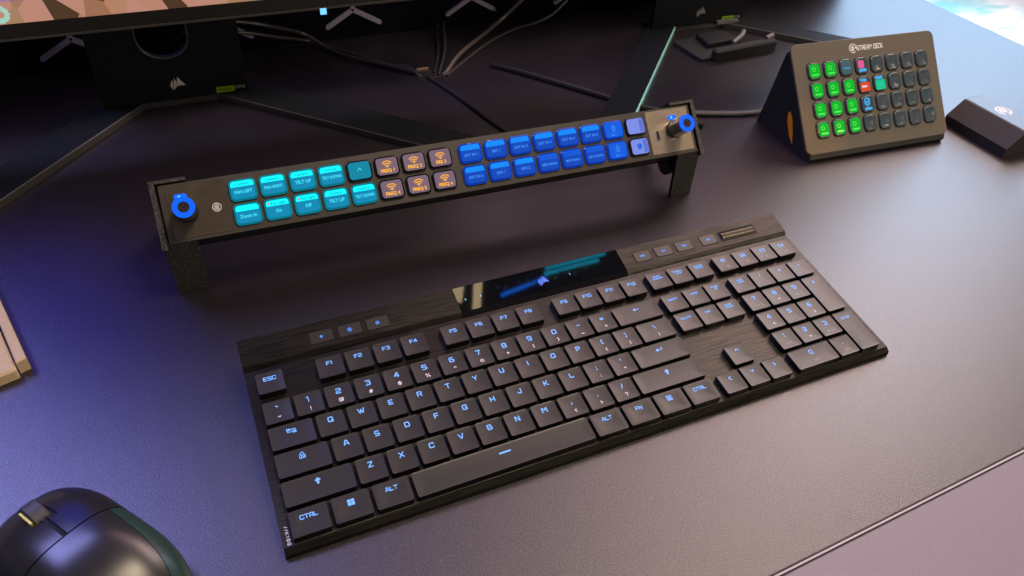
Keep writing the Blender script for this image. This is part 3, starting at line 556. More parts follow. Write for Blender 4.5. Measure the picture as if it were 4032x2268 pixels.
m = MB(); legend(m, '//K100', -1.5, -88.6, 1.5, .24, zf=lambda x, y: DK + .06, rot=-math.pi / 2, gap=.75); m.build('lettering', M_WHITE, kb, smooth=0)

# ================================================================== CONSOLE
MS = Matrix.Translation((-0.03349, 0.17085, 0.08321)) @ Matrix.Rotation(-0.02923, 4, 'Z') @ Matrix.Rotation(0.8342628, 4, 'X')
con = thing('button_console', 'long slim black console with two rows of lit buttons between two knobs', 'control console', MS)
m = MB(); m.prism(rrect(220.6, -21.6, 440.6, 43.2, 1.6, 3), -34, -0.6, bev=.6); m.build('housing', M_VOID, con)
m = MB(); m.prism(rrect(220.6, -21.6, 440.0, 42.6, 1.6, 3), -0.6, 0.0, bev=.25); face = m.build('face_plate', M_FACE, con)
m = MB(); m.prism(rrect(25.2, -21.4, 41, 38.2, .8, 3), 0, .35, bev=.15); epl = m.build('end_plate', M_END, con)
m = MB(); m.prism(rrect(417.0, -21.0, 42, 38.2, .8, 3), 0, .35, bev=.15); epr = m.build('end_plate', mat('end_plate_lit', rough=.3, metal=.5, noise=(900, one, (.42, .35, .265), (.55, .46, .36), .35, .7), bump=(500, one, .15, .0003)), con)  # brighter copy of the end plate, light on this end put into colour
l = MB(); legend(l, '', 36.9, -21.9, 4.4, .13, ic='nfc', zf=lambda x, y: .42); l.build('contactless_symbol', M_WHITE, epl, smooth=0)
m = MB(); m.prism(rrect(404.3, -23.5, 3.2, 9.4, 1.5, 5), .36, .75); p_ = m.build('usb_port', mat('port_metal', (.5, .45, .38), rough=.3, metal=1), epr)
m = MB(); m.prism(rrect(404.3, -23.5, 2.0, 8.0, .95, 5), .75, .8); m.build('slot', M_VOID, p_, smooth=0)
l = MB(); legend(l, '5 V', 405.5, -31.3, 1.1, .2, zf=lambda x, y: .42); legend(l, '500 mA', 405.5, -33.6, 1.1, .2, zf=lambda x, y: .42); l.build('lettering', M_WHITED, epr, smooth=0)
for cx, cy, lx, ly in ((16.3, -21.7, 14.2, -10.3), (421.5, -20.5, 421.5, -9.5)):
    k = MB(); k.cyl((0, 0), 8.2, .4, 3.0, 32, .4)
    k.rings([[((r_ + (.22 if i % 2 else 0)) * math.cos(math.pi * i / 36), (r_ + (.22 if i % 2 else 0)) * math.sin(math.pi * i / 36), z_) for i in range(72)] for r_, z_ in ((7.7, 2.9), (7.4, 21.3), (6.9, 22.0))]); ko = k.build('knob', M_KNOB, con, 25)
    ko.location = (cx * MM, cy * MM, 0)
    k = MB(); k.annulus((0, 0), 3.9, 7.45, 21.9, 22.7, 36); k.build('light_ring', M_RING, ko)
    k = MB(); k.cyl((0, 0), 4.4, 21.9, 22.25, 24); k.build('knob_cap', mat('knob_cap_metal', (.10, .09, .09), rough=.3, metal=.8), ko)
    k = MB(); k.add([(-.25, -3.8, 22.32), (.25, -3.8, 22.32), (.25, 3.8, 22.32), (-.25, 3.8, 22.32)], [(0, 1, 2, 3)]); k.add([(-3.8, -.25, 22.36), (3.8, -.25, 22.36), (3.8, .25, 22.36), (-3.8, .25, 22.36)], [(0, 1, 2, 3)])
    for v in range(8):
        x_, y_, z_ = k.v[v]; k.v[v] = (x_ * .8 - y_ * .6, x_ * .6 + y_ * .8, z_)
    k.build('knob_mark', M_VOID, ko, smooth=0)
    k = MB(); k.prism(rrect(lx, ly, 8.6, 3.6, 1.7, 4), .3, .9, bev=.2); s_ = k.build('status_light', M_LED, con)
    k = MB(); k.cyl((lx - .6, ly - .2), 1.0, .9, 1.0, 12); k.build('light_core', M_LEDC, s_)
# screen buttons
def bm(w, h, r, z, bev, name, mt): m = MB(); m.prism(rrect(0, 0, w, h, r, 5), 0, z, bev=bev); return m.mesh(name, mt, 35)
RIM = {k: bm(19.0, 15.6, 3.4, 2.6, .9, 'rim', v) for k, v in (('b', M_RIMB), ('c', M_RIMC), ('u', M_RIMU))}
def scr(w, h, r, mt): m = MB(); m.prism(rrect(0, 0, w, h, r, 5), 2.5, 2.72, bev=.1); return m.mesh('screen', mt)
SC = {k: scr(16.4, 13.0, 2.4, v) for k, v in dict(c=M_CYB, t=M_TEAL, m=M_MAUVE, u=M_BLB, p=M_BL2, l=M_LAV).items()}
HD = {}
for k_, mt in (('c', M_CYH), ('u', M_BLH), ('n', M_BL2)):
    pts = rrect(0, 0, 16.2, 12.8, 2.4, 5); pts = [(x, max(y, 2.2)) for x, y in pts]; keep = []
    for p in pts:
        if p not in keep: keep.append(p)
    keep = [p for p in keep if not (p[1] == 2.2 and abs(p[0]) < 8.05)]
    m = MB(); m.flat(keep, 2.78); HD[k_] = m.mesh('header', mt, 0)
colx = [56.9 + 21.45 * k for k in range(8)] + [232.7 + 21.55 * k for k in range(8)]
RA = [('c', 'Camera', 'PAN LEFT'), ('c', 'Camera', 'PAN RIGHT'), ('c', 'Camera', 'TILT UP'), ('c', 'Camera', 'TILT DOWN'), ('t', '', '^'), ('m', '', 'FREQ 1'), ('m', '', 'FREQ 2'), ('m', '', 'FRE 3'),
      ('u', '', 'EXT IN 1'), ('u', '', 'MIC 1'), ('u', '', 'EXT IN 2'), ('u', '', 'EXT IN 3'), ('u', '', 'EXT IN 4'), ('u', '', 'EXT IN 5'), ('p', '', 'MIC 1'), ('l', '', '')]
RB = [('c', '', 'Zoom In'), ('c', 'Key Light', 'On'), ('c', 'Key Light', 'Off'), ('c', 'Camera', 'TILT UP'), ('c', 'Camera', 'TILT DOWN'), ('m', '', 'FREQ 4'), ('m', '', 'FREQ 5'), ('m', '', 'FREQ 6'),
      ('u', '', 'EXT IN 6'), ('u', '', 'GFX 1'), ('u', '', 'GFX 2'), ('u', 'AUDIO OUT', 'MIX MAIN'), ('u', 'AUDIO OUT', 'MIX STAGE L'), ('u', 'AUDIO OUT', 'MIX STAGE R'), ('p', '', 'MIC 2'), ('l', '', 'ok')]
for row, y in ((RA, -12.6), (RB, -30.6)):
    for i, (kd, hd, tx) in enumerate(row):
        bo = obj('screen_button', RIM['c' if kd == 'c' else 'u' if kd in 'up' else 'b'], con); bo.location = (colx[i] * MM, y * MM, 0)
        obj('screen', SC[kd], bo)
        if kd == 'c':
            obj('header', HD['c'], bo)
            if hd: text('lettering', hd, .6 if hd[0] == 'K' else 0, 4.1, 2.84, 2.9, M_CYD, bo, .02)
            if hd[:1] == 'K': r_ = MB(); r_.cyl((-6.2, 4.1), .8, 2.8, 2.85, 8); r_.build('red_dot', M_RED, bo)
            text('lettering', tx, 0, -1.7, 2.84, 3.5 if len(tx) < 8 else 3.1, M_CYT, bo, .14, sx=.95 if len(tx) < 9 else .82)
        elif kd == 't':
            l = MB(); legend(l, '^', 0, 0, 4.5, .13, zf=lambda x, y: 2.8); l.build('symbol', M_CYT, bo, smooth=0)
        elif kd == 'm':
            l = MB(); legend(l, '', 0, 1.6, 4.6, .17, ic='wifi', zf=lambda x, y: 2.8); l.build('symbol', M_ORG, bo, smooth=0)
            text('lettering', tx, 0, -3.6, 2.84, 3.6, M_ORG, bo, .14)
        elif kd == 'u':
            obj('header', HD['n' if hd else 'u'], bo)
            if hd: text('lettering', hd, 0, 4.1, 2.84, 2.6, M_BLB, bo, .04)
            text('lettering', tx, 0, -1.9, 2.84, 3.0 if len(tx) < 9 else 2.6, M_BLT, bo, .1, sx=1 if len(tx) < 9 else .9)
        elif kd == 'p':
            l = MB(); legend(l, '', 0, 1.4, 5.0, .12, ic='mic', zf=lambda x, y: 2.8); l.build('symbol', M_BLT, bo, smooth=0)
            text('lettering', tx, 0, -4.6, 2.84, 2.6, M_BLT, bo, .03)
        elif kd == 'l':
            l = MB(); l.add([(3.4, -6, 2.78), (7.6, -5.2, 2.78), (7.6, 5.2, 2.78), (3.4, 6, 2.78)], [(0, 1, 2, 3)]); l.build('screen_shade', M_LAV2, bo, smooth=0)
            if tx: l = MB(); legend(l, '', -.5, 0, 4.0, .3, ic='shield', zf=lambda x, y: 2.8); l.build('symbol', M_BL2, bo, smooth=0)

# stand brackets (3D printed), each a thing
def bracket(mir, label):
    o = thing('stand_bracket', label, 'bracket', MS, 'printed brackets holding up the button console')
    sx = -1 if mir else 1; ox = 441.4 if mir else 0
    def X(u): return ox + sx * u
    inv = MS.inverted()
    # side wall + lip in face space
    m = MB()
    def bx(u0, u1, v0, v1, z0, z1):
        a, b_ = sorted((X(u0), X(u1))); m.box(a, b_, v0, v1, z0, z1)
    bx(-4.6, -1.0, -46.6, 3.2, -36, 1.4); m.build('side_wall', M_PRINT, o)
    m = MB(); bx(-1.0, 20, .9, 3.2, -36, 1.4); m.build('top_lip', M_PRINT, o)
    # leg: front plate and side plate, vertical in the world, expressed in face space
    wx0, wx1 = ((-39.6, -15.5) if not mir else (388.5, 411.5)); 
    def toface(p): q = inv @ Vector((p[0] * MM, p[1] * MM, p[2] * MM)); return tuple(c / MM for c in q)
    def slab(pts): # 8 pts world
        return [toface(p) for p in pts]
    m = MB(); dy = 1.6 if not mir else -11.2
    yb = (148.0, 144.0) if not mir else (136.0, 131.5)
    # front plate polygon tapered to the bottom
    top_y = 141.6 + dy - 1.2; zt_ = 51.5
    if not mir: xa, xb, xc, xd = -37.6, -15.0, -37.2, -14.8
    else: xa, xb, xc, xd = 385.5, 408.5, 392.6, 414.0
    yb = 148.8 if not mir else 136.2
    f_ = [(xa, top_y, zt_), (xb, top_y, zt_), (xd, yb, .2), (xc, yb, .2)]
    bk = [(x, y + 4, z) for x, y, z in f_]
    vs = slab(f_ + bk); m.add(vs, [(3, 2, 1, 0), (4, 5, 6, 7), (0, 1, 5, 4), (1, 2, 6, 5), (2, 3, 7, 6), (3, 0, 4, 7)]); m.build('front_leg', M_PRINT, o, smooth=0)
    m = MB(); xs0 = (xa, xa + 3.2) if not mir else (xb + .5, xb + 3.7)
    pr_ = [(top_y + 4.1, zt_), (top_y + 34, 84), (250 if not mir else 240, .2), (212, .2), (186, 34), (164, 34), (yb + 4.2, .2)]
    n_ = len(pr_); vs = slab([(xs0[0], y, z) for y, z in pr_] + [(xs0[1], y, z) for y, z in pr_])
    m.add(vs, [tuple(range(n_)), tuple(reversed(range(n_, 2 * n_)))] + [(i, (i + 1) % n_, n_ + (i + 1) % n_, n_ + i) for i in range(n_)]); m.build('side_leg', M_PRINT, o, smooth=0)
    if mir:
        m = MB(); rg = []
        for xx in (xs0[0] + .1, xs0[0] - 16, xs0[0] - 17):
            r_ = 9.5 if xx > xs0[0] - 16.5 else 8.5
            rg.append([toface((xx, 156 + r_ * math.cos(a), 24 + r_ * math.sin(a))) for a in [2 * math.pi * k / 24 for k in range(24)]])
        m.rings(rg); m.build('round_boss', M_PRINT, o)
    return o
bracket(False, 'speckled black printed bracket holding the console end beside the contactless symbol')
bracket(True, 'speckled black printed bracket holding the console end with the small charging port')

# ================================================================== BUTTON PAD
MX = Matrix.Translation((0.56327, 0.21367, 0.09569)) @ Matrix.Rotation(-0.06907, 4, 'Z') @ Matrix.Rotation(0.8842956, 4, 'X')
pad = thing('button_pad', 'tilted button pad with four rows of small glossy buttons, many glowing green', 'control pad', MX)
m = MB(); m.prism(rrect(91, -56, 182, 112, 7, 6), -2.2, 0, bev=.5); plate = m.build('face_plate', M_PAD, pad, 40)
m = MB(); m.prism(rrect(91, -56, 150, 92, 6, 4), -16, -2.2, bev=.1); m.build('rear_housing', M_BLACK, pad)
inv = MX.inverted()
Rz = Matrix.Rotation(-0.06907, 4, 'Z')
def padw(x, y, z): # local upright frame at plate origin -> pad space
    w = Matrix.Translation((0.56327, 0.21367, 0)) @ Rz @ Vector((x * MM, y * MM, z * MM)); q = inv @ w; return tuple(c / MM for c in q)
pr_ = [(-2, 92.5), (-65, 14), (-70, 10), (-72, 4), (-70, .3), (22, .3), (16, 30), (6, 84)]
n_ = len(pr_); m = MB()
m.add([padw(4, y, z) for y, z in pr_] + [padw(178, y, z) for y, z in pr_], [tuple(range(n_)), tuple(reversed(range(n_, 2 * n_)))] + [(i, (i + 1) % n_, n_ + (i + 1) % n_, n_ + i) for i in range(n_)])
stand = m.build('wedge_stand', M_BLACK, pad, smooth=0)
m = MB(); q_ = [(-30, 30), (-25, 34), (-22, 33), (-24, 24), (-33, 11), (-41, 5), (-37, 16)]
m.add([padw(3.7, y, z) for y, z in q_], [tuple(range(len(q_)))]); m.build('amber_shape', M_YEL, stand, smooth=0)  # flat amber shape on the left side of the stand
l = MB(); legend(l, '', 75.6, -10.2, 6.6, .14, ic='emblem', zf=lambda x, y: .08); l.build('emblem', M_WHITE, plate, smooth=0)
l = MB(); legend(l, 'STREAM DECK', 0, 0, 4.2, .26, zf=lambda x, y: .08); lo = l.build('lettering', M_WHITE, plate, smooth=0); lo.location = (.0972, -.0104, 0); lo.scale = (.66, 1, 1)
def padkey():
    m = MB(); w, h, r = 15.6, 17.0, 4.2
    rg = []
    for s_, z in ((1, 0), (1, 1.3), (.95, 2.1), (.86, 2.4), (.72, 2.15), (.5, 1.9), (.25, 1.8)): rg.append([(x, y, z) for x, y in rrect(0, 0, w * s_, h * s_, r * s_, 4)])
    m.rings(rg); return m.mesh('pad_button', M_PADKEY, 60)
PKM = padkey()
m = MB(); m.prism(rrect(0, 0, 16.6, 18, 4.6, 4), .01, .06); PGAP = m.mesh('button_gap', M_VOID, 0)
def dome(w, h, r, mt, nm, z=2.3, cx=0, cy=0): m = MB(); m.prism(rrect(cx, cy, w, h, r, 4), z - .2, z, bev=.1); return m.mesh(nm, mt, 40)
PG = dome(12.6, 14.0, 2.4, M_GRN, 'screen'); PGD = dome(4.2, 5.2, 1, M_GRND, 'symbol', 2.42, -1.2, 1.6)
m = MB(); legend(m, '', -1.2, 1.6, 5.2, .16, ic='ring', zf=lambda x, y: 2.5); legend(m, '-', 0, -4.2, 11, .12, zf=lambda x, y: 2.5); PGT = m.mesh('symbol', M_GRNT, 0)
for r in range(4):
    for c in range(8):
        o = obj('pad_button', PKM, pad); o.location = ((22.95 + 19.64 * c) * MM, (-28.95 - 19.85 * r) * MM, 0); obj('gap', PGAP, o)
        if (c < 2) or (c == 2 and r > 0):
            obj('screen', PG, o); obj('symbol', PGT, o)
        elif (r, c) == (0, 2):
            obj('screen', dome(12.4, 13.6, 2.4, M_GRY, 'screen'), o); l = MB(); legend(l, '---', 0, -1.0, 3, .3, zf=lambda x, y: 2.4); l.build('symbol', M_SKY, o, smooth=0)
        elif (r, c) == (0, 3):
            obj('symbol', dome(7.4, 8.0, 1.2, M_PINK, 'symbol', 2.45, -1.4, 1.2), o); obj('symbol', dome(9.5, 3.0, .8, M_SKY, 'symbol', 2.45, 0, -5), o)
        elif (r, c) == (1, 3):
            obj('screen', dome(12.2, 9.4, 1.6, M_ORR, 'screen', 2.45, 0, -2.4), o); obj('symbol', dome(7.5, 2.8, .5, M_SKY, 'symbol', 2.45, -1.5, 4.6), o)
            obj('symbol', dome(6.5, 1.8, .3, mat('screen_white', (0, 0, 0), emis=(.7, .8, .9), es=.9), 'symbol', 2.55, -1.2, -2), o)
        elif (r, c) == (1, 4):
            obj('screen', dome(12.2, 10.4, 1.6, M_TURQ, 'screen', 2.45, 0, -2.0), o); obj('symbol', dome(9.0, 2.8, .5, M_SKY, 'symbol', 2.45, -1, 5.2), o)
            obj('symbol', dome(5, .9, .3, M_SKY, 'symbol', 2.55, -.5, -1.6), o)
        elif (r, c) == (2, 3):
            l = MB(); legend(l, '', -1.0, 1.6, 7.5, .2, ic='shield', zf=lambda x, y: 2.5); l.build('symbol', M_SKY, o, smooth=0)
            obj('symbol', dome(9, 2.6, .5, M_SKY, 'symbol', 2.45, 0, -5.2), o)

# ================================================================== WEDGE BOX
wd = thing('wedge_box', 'small black wedge-shaped box with a round silver emblem on its flat top', 'dock', Matrix.Translation((0.772, 0.082, 0)) @ Matrix.Rotation(0.0, 4, 'Z'))
pr_ = [(0, .3), (0, 10), (19.0, 26.5), (50, 26.5), (54, 24), (56, .3)]; n_ = len(pr_)
m = MB(); m.add([(x, 0, z) for x, z in pr_] + [(x, 80, z) for x, z in pr_], [tuple(range(n_)), tuple(reversed(range(n_, 2 * n_)))] + [((i + 1) % n_, i, n_ + i, n_ + (i + 1) % n_) for i in range(n_)])
m.build('case', M_WEDGE, wd, smooth=0)
m = MB(); m.prism([(20.5, 1.5), (49, 1.5), (49, 78.5), (20.5, 78.5)], 26.5, 26.9); m.build('top_plate', mat('wedge_top', (.10, .11, .12), rough=.35), wd, smooth=0)
l = MB(); legend(l, '', 37, 44, 12, .12, ic='emblem', zf=lambda x, y: 26.95, rot=-1.2); l.build('emblem', M_WHITE, wd, smooth=0)

# ================================================================== MONITORS
def monitor(x0, y0, yaw, label, left, bottomz, wmon, dy, screenmat, edge):
    mw = Matrix.Translation((x0 * MM, y0 * MM, 0)) @ Matrix.Rotation(math.radians(yaw), 4, 'Z')
    o = thing('monitor', label, 'monitor', mw, 'monitors standing at the back of the desk')
    # local: x along plate centre 0, y=0 plate front, towards viewer negative
    # stand plate with a U shaped cable opening
    m = MB(); W2 = 70.5; hz0, hr = 50, 24; out = []
    arcp = [(-2 + hr * math.cos(a), hz0 + hr + hr * .9 * math.sin(a)) for a in [math.pi + math.pi * k / 12 for k in range(13)]]
    poly_l = [(-W2, 7), (-W2, 220), (-2 - hr, 220)] + arcp[:7] + [(-2, 7)]
    poly_r = [(-2, 7), (-2, arcp[6][1])] + arcp[7:] + [(-2 + hr, 220), (W2, 220), (W2, 7)]
    for poly in (poly_l, poly_r):
        n_ = len(poly); m.add([(x, 0, z) for x, z in poly] + [(x, 8, z) for x, z in poly], [tuple(reversed(range(n_))), tuple(range(n_, 2 * n_))] + [(i, (i + 1) % n_, n_ + (i + 1) % n_, n_ + i) for i in range(n_)])
    m.box(-W2, W2, -.0, 8, 220, 380)
    plate = m.build('stand_plate', M_STAND, o, smooth=0)
    m = MB(); P = catmull([(x, -0.6, z) for x, z in [(-2 - hr, 100), (-2 - hr, 80)] + arcp[::2] + [(-2 + hr, 80), (-2 + hr, 100)]], 3)
    m.tube([tuple(p) for p in P], 1.0, 6); m.build('opening_trim', M_STANDE, plate)
    # logo and stickers
    m = MB(); sx = 8; 
    for b_ in ([(-4.2, -0.6), (-2.6, 2.6), (-2.2, 0.5), (-3.4, -3.6)], [(-2.3, -1.0), (-1.2, 3.6), (-0.2, 1.0), (-0.9, -2.2), (-2.9, -4.0)], [(-0.5, -1.8), (0.6, 4.3), (2.6, 1.2), (4.4, -1.6), (1.2, -1.3)]):
        m.add([(x * 1.7 + 2, -.4, z * 1.7 + 24.5) for x, z in b_], [tuple(range(len(b_)))])
    m.build('emblem', M_LOGO if left else M_LOGOD, plate, smooth=0)
    m = MB(); m.box(38, 56, -.35, 0, 8.4, 14.6); st = m.build('green_sticker', M_STICKG, plate, smooth=0)
    t = MB(); legend(t, 'NVIDIA', 0, 0, 2.3, .2); t.v = [(x, -.42, y) for x, y, z in t.v]; t_ = t.build('lettering', M_VOID, st, smooth=0); t_.location = (.047, 0, .0115)
    t = MB(); legend(t, 'G-SYNC', 0, 0, 2.6, .2); t.v = [(x, -.3, y) for x, y, z in t.v]; t_ = t.build('lettering', M_WHITED, plate, smooth=0); t_.location = (.0625 - .0005, 0, .0125); t_.scale = (.62, 1, 1)
    # V shaped foot
    m = MB(); aw = 40 if left else 34; La = 330; Lb = 330 if left else 215
    c1, c2 = (-38 + 4, 2), (42 - 4, 2)
    dl = (-math.cos(math.radians(50)), -math.sin(math.radians(50))); dr = (math.cos(math.radians(45)), -math.sin(math.radians(45)))
    poly = [c1, (c1[0] + dl[0] * La, c1[1] + dl[1] * La), (c1[0] + dl[0] * La + dl[1] * aw, c1[1] + dl[1] * La - dl[0] * aw),
            (c1[0] + dl[1] * aw, c1[1] - dl[0] * aw), (-W2, 26), (W2, 26), (c2[0] - dr[1] * aw, c2[1] + dr[0] * aw), (c2[0] + dr[0] * Lb - dr[1] * aw, c2[1] + dr[1] * Lb + dr[0] * aw), (c2[0] + dr[0] * Lb, c2[1] + dr[1] * Lb), c2]
    poly = [p for p in poly]
    m.prism(list(reversed(poly)) if False else poly[::-1], .4, 7, bev=.0)
    foot = m.build('stand_foot', M_STAND, o, smooth=0)
    # front contour strip of the foot, lit edge and reflection put into colour
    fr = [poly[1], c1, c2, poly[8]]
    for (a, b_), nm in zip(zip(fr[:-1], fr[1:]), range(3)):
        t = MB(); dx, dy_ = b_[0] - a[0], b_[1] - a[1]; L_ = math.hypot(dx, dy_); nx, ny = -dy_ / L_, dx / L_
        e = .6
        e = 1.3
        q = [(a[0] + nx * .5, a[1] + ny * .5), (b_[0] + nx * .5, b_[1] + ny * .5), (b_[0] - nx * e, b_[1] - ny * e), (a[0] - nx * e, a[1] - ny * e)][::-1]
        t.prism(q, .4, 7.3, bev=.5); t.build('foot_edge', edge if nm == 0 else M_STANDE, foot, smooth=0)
    # panel
    z0 = bottomz; hx = wmon / 2
    m = MB(); m.prism(rrect(0, 0, wmon, 12, 2, 3), z0, z0 + 450)
    for i, v in enumerate(m.v): m.v[i] = (v[0], v[1] + dy, v[2])
    panel = m.build('panel', M_BLACK, o)
    m = MB(); m.box(-hx, hx, dy - 8.2, dy - 6.2, z0 - .6, z0 + .9); m.build('lower_trim', M_STANDE, panel)
    m = MB(); m.box(-60, 60, dy + 6, 0, 190, 300); m.build('mount_arm', M_BLACK, o)
    if screenmat:
        m = MB(); m.add([(-hx + 6, dy - 6.3, z0 + 13.5), (hx - 6, dy - 6.3, z0 + 13.5), (hx - 6, dy - 6.3, z0 + 444), (-hx + 6, dy - 6.3, z0 + 444)], [(0, 1, 2, 3)])
        sc = m.build('screen', screenmat, panel, smooth=0)
    return o, panel
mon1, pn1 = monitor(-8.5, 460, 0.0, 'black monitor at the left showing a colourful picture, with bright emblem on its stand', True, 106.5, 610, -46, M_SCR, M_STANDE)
mon2, pn2 = monitor(650, 475, -2.0, 'dark monitor further right whose V-shaped foot has a teal reflection painted along one edge', False, 175, 610, -36, M_SCR2, M_STANDT)
m = MB(); m.box(146, 152, -54.8, -54.0, 101, 107); m.build('power_light', M_LEDC, pn1)
m = MB(); m.v = []; legend(m, '', 0, 0, 15, .28, ic='ring'); m.v = [(x - 120, -53.2, y + 129) for x, y, z in m.v]; m.cur = 0
m.build('screen_symbol', mat('screen_mint', (0, 0, 0), emis=(.35, .62, .5), es=1), pn1, smooth=0)
m = MB(); m.box(28, 62, -6, -1, 6.5, 10.5); m.build('grey_tab', M_TAB, mon2)

# tray / cradle on the desk in front of the right stand
tr = thing('phone_cradle', 'low black plastic cradle lying on the desk in front of the teal-edged monitor foot', 'cradle', Matrix.Translation((0.640, 0.400, 0)) @ Matrix.Rotation(math.radians(4), 4, 'Z'))
m = MB(); m.prism(rrect(-8, 16, 78, 60, 4, 3), .3, 5, bev=.8); m.build('base', M_BLACKM, tr)
m = MB(); m.prism(rrect(20, -16, 100, 12, 3, 3), .3, 15, bev=2); m.build('front_lip', M_BLACKM, tr)
m = MB(); m.prism([(-20, 8), (32, 8), (26, 40), (-14, 40)], 5, 12, bev=1); m.build('clamp', M_BLACK, tr)
m = MB(); m.tube([(12, -2, 12), (34, 8, 15), (46, 18, 15)], 3, 8); m.build('hook', M_TAB, tr)
m = MB(); m.tube([(58, -12, 15), (70, -10, 17)], 3.4, 8); m.build('hook', M_TAB, tr)

# ================================================================== CABLES
gm = thing('cable_grommet', 'cable outlet with a tan strip set in the desk between the two monitors', 'cable outlet', Matrix.Translation((0.262, 0.455, 0)))
m = MB(); m.prism(rrect(0, 0, 34, 24, 4, 4), .02, .5, bev=.2); m.build('rim', M_BLACK, gm)
m = MB(); m.prism(rrect(2, -1, 26, 16, 3, 4), .5, .6); m.build('hole', M_VOID, gm, smooth=0)
m = MB(); m.box(-11, 3, 7, 10, .5, 3.2); m.build('tan_strip', mat('tan_brush', (.35, .22, .14), rough=.7), gm)
def cable(pts, r, mt, label, fk=1.0): tag(MB().tube(pts, r, 8, fk).build('cable', mt), label, 'cable', 'cables behind the button console')
cable([(10, 532, 60), (71, 540, 50), (105, 545, 39), (143, 565, 18), (167, 545, 5), (187, 516, 4), (233, 470, 4), (246, 458, 2), (252, 455, -3)], 2.3, M_CABLE, 'upper of the two grey cables running from the left monitor to the cable outlet')
cable([(10, 532, 48), (71, 540, 38), (110, 550, 24), (147, 568, 8), (171, 551, 4), (223, 484, 3.5), (240, 468, 6), (249, 452, 1), (254, 450, -3)], 2.1, M_CABLE, 'lower of the two grey cables running from the left monitor to the cable outlet')
cable([(272, 446, 0), (297, 496, 8), (312, 543, 16), (315, 557, 16), (308, 556, 10), (290, 500, 3), (268, 452, 0)], 2.2, M_CABLEB, 'black cable looping up from the cable outlet against the back panel')
cable([(276, 444, 0), (283, 448, 3), (313, 481, 8), (382, 545, 9), (428, 552, 41), (470, 560, 80), (520, 565, 130)], 2.6, mat('cable_sheath_tan', (.08, .065, .058), rough=.4), 'thick tan-grey cable rising right from the cable outlet up the back panel')
cable([(280, 441, 1), (351, 503, 2.5), (403, 538, 2.5), (441, 551, 3), (470, 556, 10), (500, 562, 30), (560, 565, 80)], 1.8, M_CABLE, 'thin grey cable curving right beside the thick one to the back panel')
cable([(258, 443, 1), (274, 384, 2.4), (285, 330, 2.4), (293, 296, 2.4), (300, 250, 2.4), (310, 230, 12), (312, 215, 22)], 2.2, M_CABLEB, 'black cable running from the cable outlet to the back of the button console')
cable([(340, 450, 2), (360, 426, 3), (388, 390, 3), (431, 332, 3), (451, 304, 3), (477, 278, 3), (500, 240, 3)], 3.2, M_CABLEB, 'thick black cable crossing under the teal-edged monitor foot'.replace('under', 'beside'))
cable([(430, 225, 20), (460, 262, 4), (494, 271, 3.2), (524, 261, 3.2), (555, 251, 3.2), (582, 246, 4), (600, 240, 14)], 3.6, mat('cable_flat_grey', (.10, .10, .10), rough=.45), 'flat grey cable leading from the console to the tilted button pad', .6)

# ================================================================== CARDBOARD BOX
bxo = thing('cardboard_box', 'brown cardboard box with an open side flap at the left edge of the desk', 'box', Matrix.Translation((-0.1365, 0.102, 0)) @ Matrix.Rotation(math.radians(15.6), 4, 'Z'))
m = MB(); m.prism(rrect(-80.5, 62, 150, 130, 2, 3), .4, 9, bev=1.6); m.build('box_body', M_CARD, bxo)
m = MB(); m.prism([(-4.6, 1), (2, 2), (2, 150), (-3.0, 150)], .4, 10.5, bev=.6); m.build('side_flap', M_CARD, bxo)
text('lettering', 'Auto', -20, 4.5, 9.15, 6, M_INK, bxo, .1)

# ================================================================== MOUSE
hd = math.atan2(.84, -.55)
ms = thing('computer_mouse', 'black wireless mouse with lime accent beside its scroll wheel at the front left corner', 'mouse', Matrix.Translation((-0.103, -0.067, 0)) @ Matrix.Rotation(hd, 4, 'Z'))
# local x = forward, y = left
def Wm(s): 
    t = max(0, (s - 5) / 52.0); w = 32 * math.sqrt(max(0, 1 - t ** 2.6)) if s > 5 else 32 + (5 - s) * .05
    t2 = max(0, (-20 - s) / 48.0); return w * math.sqrt(max(0, 1 - t2 ** 2.5))
def Hm(s):
    h = 39 - ((s + 12) / 70.0) ** 2 * 26 if s > -12 else 39 - ((-12 - s) / 56.0) ** 2 * 26
    e = max(0, (s - 40) / 17.0); return h * math.sqrt(max(.0, 1 - .75 * e ** 2.2))
def Sm(s, a, inset=0.0):
    ca, sa = math.cos(a), math.sin(a); p = .72
    y = (Wm(s) - inset) * math.copysign(abs(ca) ** p, ca); z = 1 + (Hm(s) - inset) * abs(sa) ** .62
    return (s - inset * 0, y, z)
def patch(name, mt, s0, s1, a0, a1, ns=20, na=16, rim=1.5, hole=None):
    m = MB(); ss = np.linspace(s0, s1, ns); aa = np.radians(np.linspace(a0, a1, na)); idx = {}
    for i, s_ in enumerate(ss):
        for j, a in enumerate(aa): idx[i, j] = len(m.v); m.v.append(Sm(s_, a))
    for i in range(ns - 1):
        for j in range(na - 1):
            if hole and hole(.5 * (ss[i] + ss[i + 1]), .5 * (Sm(ss[i], aa[j])[1] + Sm(ss[i], aa[j + 1])[1])): continue
            m.f.append((idx[i, j], idx[i + 1, j], idx[i + 1, j + 1], idx[i, j + 1])); m.mi.append(0)
    ed = [(i, 0) for i in range(ns)] + [(ns - 1, j) for j in range(1, na)] + [(i, na - 1) for i in range(ns - 2, -1, -1)] + [(0, j) for j in range(na - 2, 0, -1)]
    base = len(m.v)
    for i, j in ed: m.v.append(Sm(ss[i], aa[j], rim))
    for k in range(len(ed)):
        k2 = (k + 1) % len(ed); m.f.append((idx[ed[k]], idx[ed[k2]], base + k2, base + k)); m.mi.append(0)
    return m.build(name, mt, ms, 50)
hole = lambda s_, y: 17 < s_ < 39 and abs(y) < 5.2
m = MB(); ss = np.linspace(-67, 56, 26); aa = np.radians(np.linspace(0, 180, 22)); idx = {}
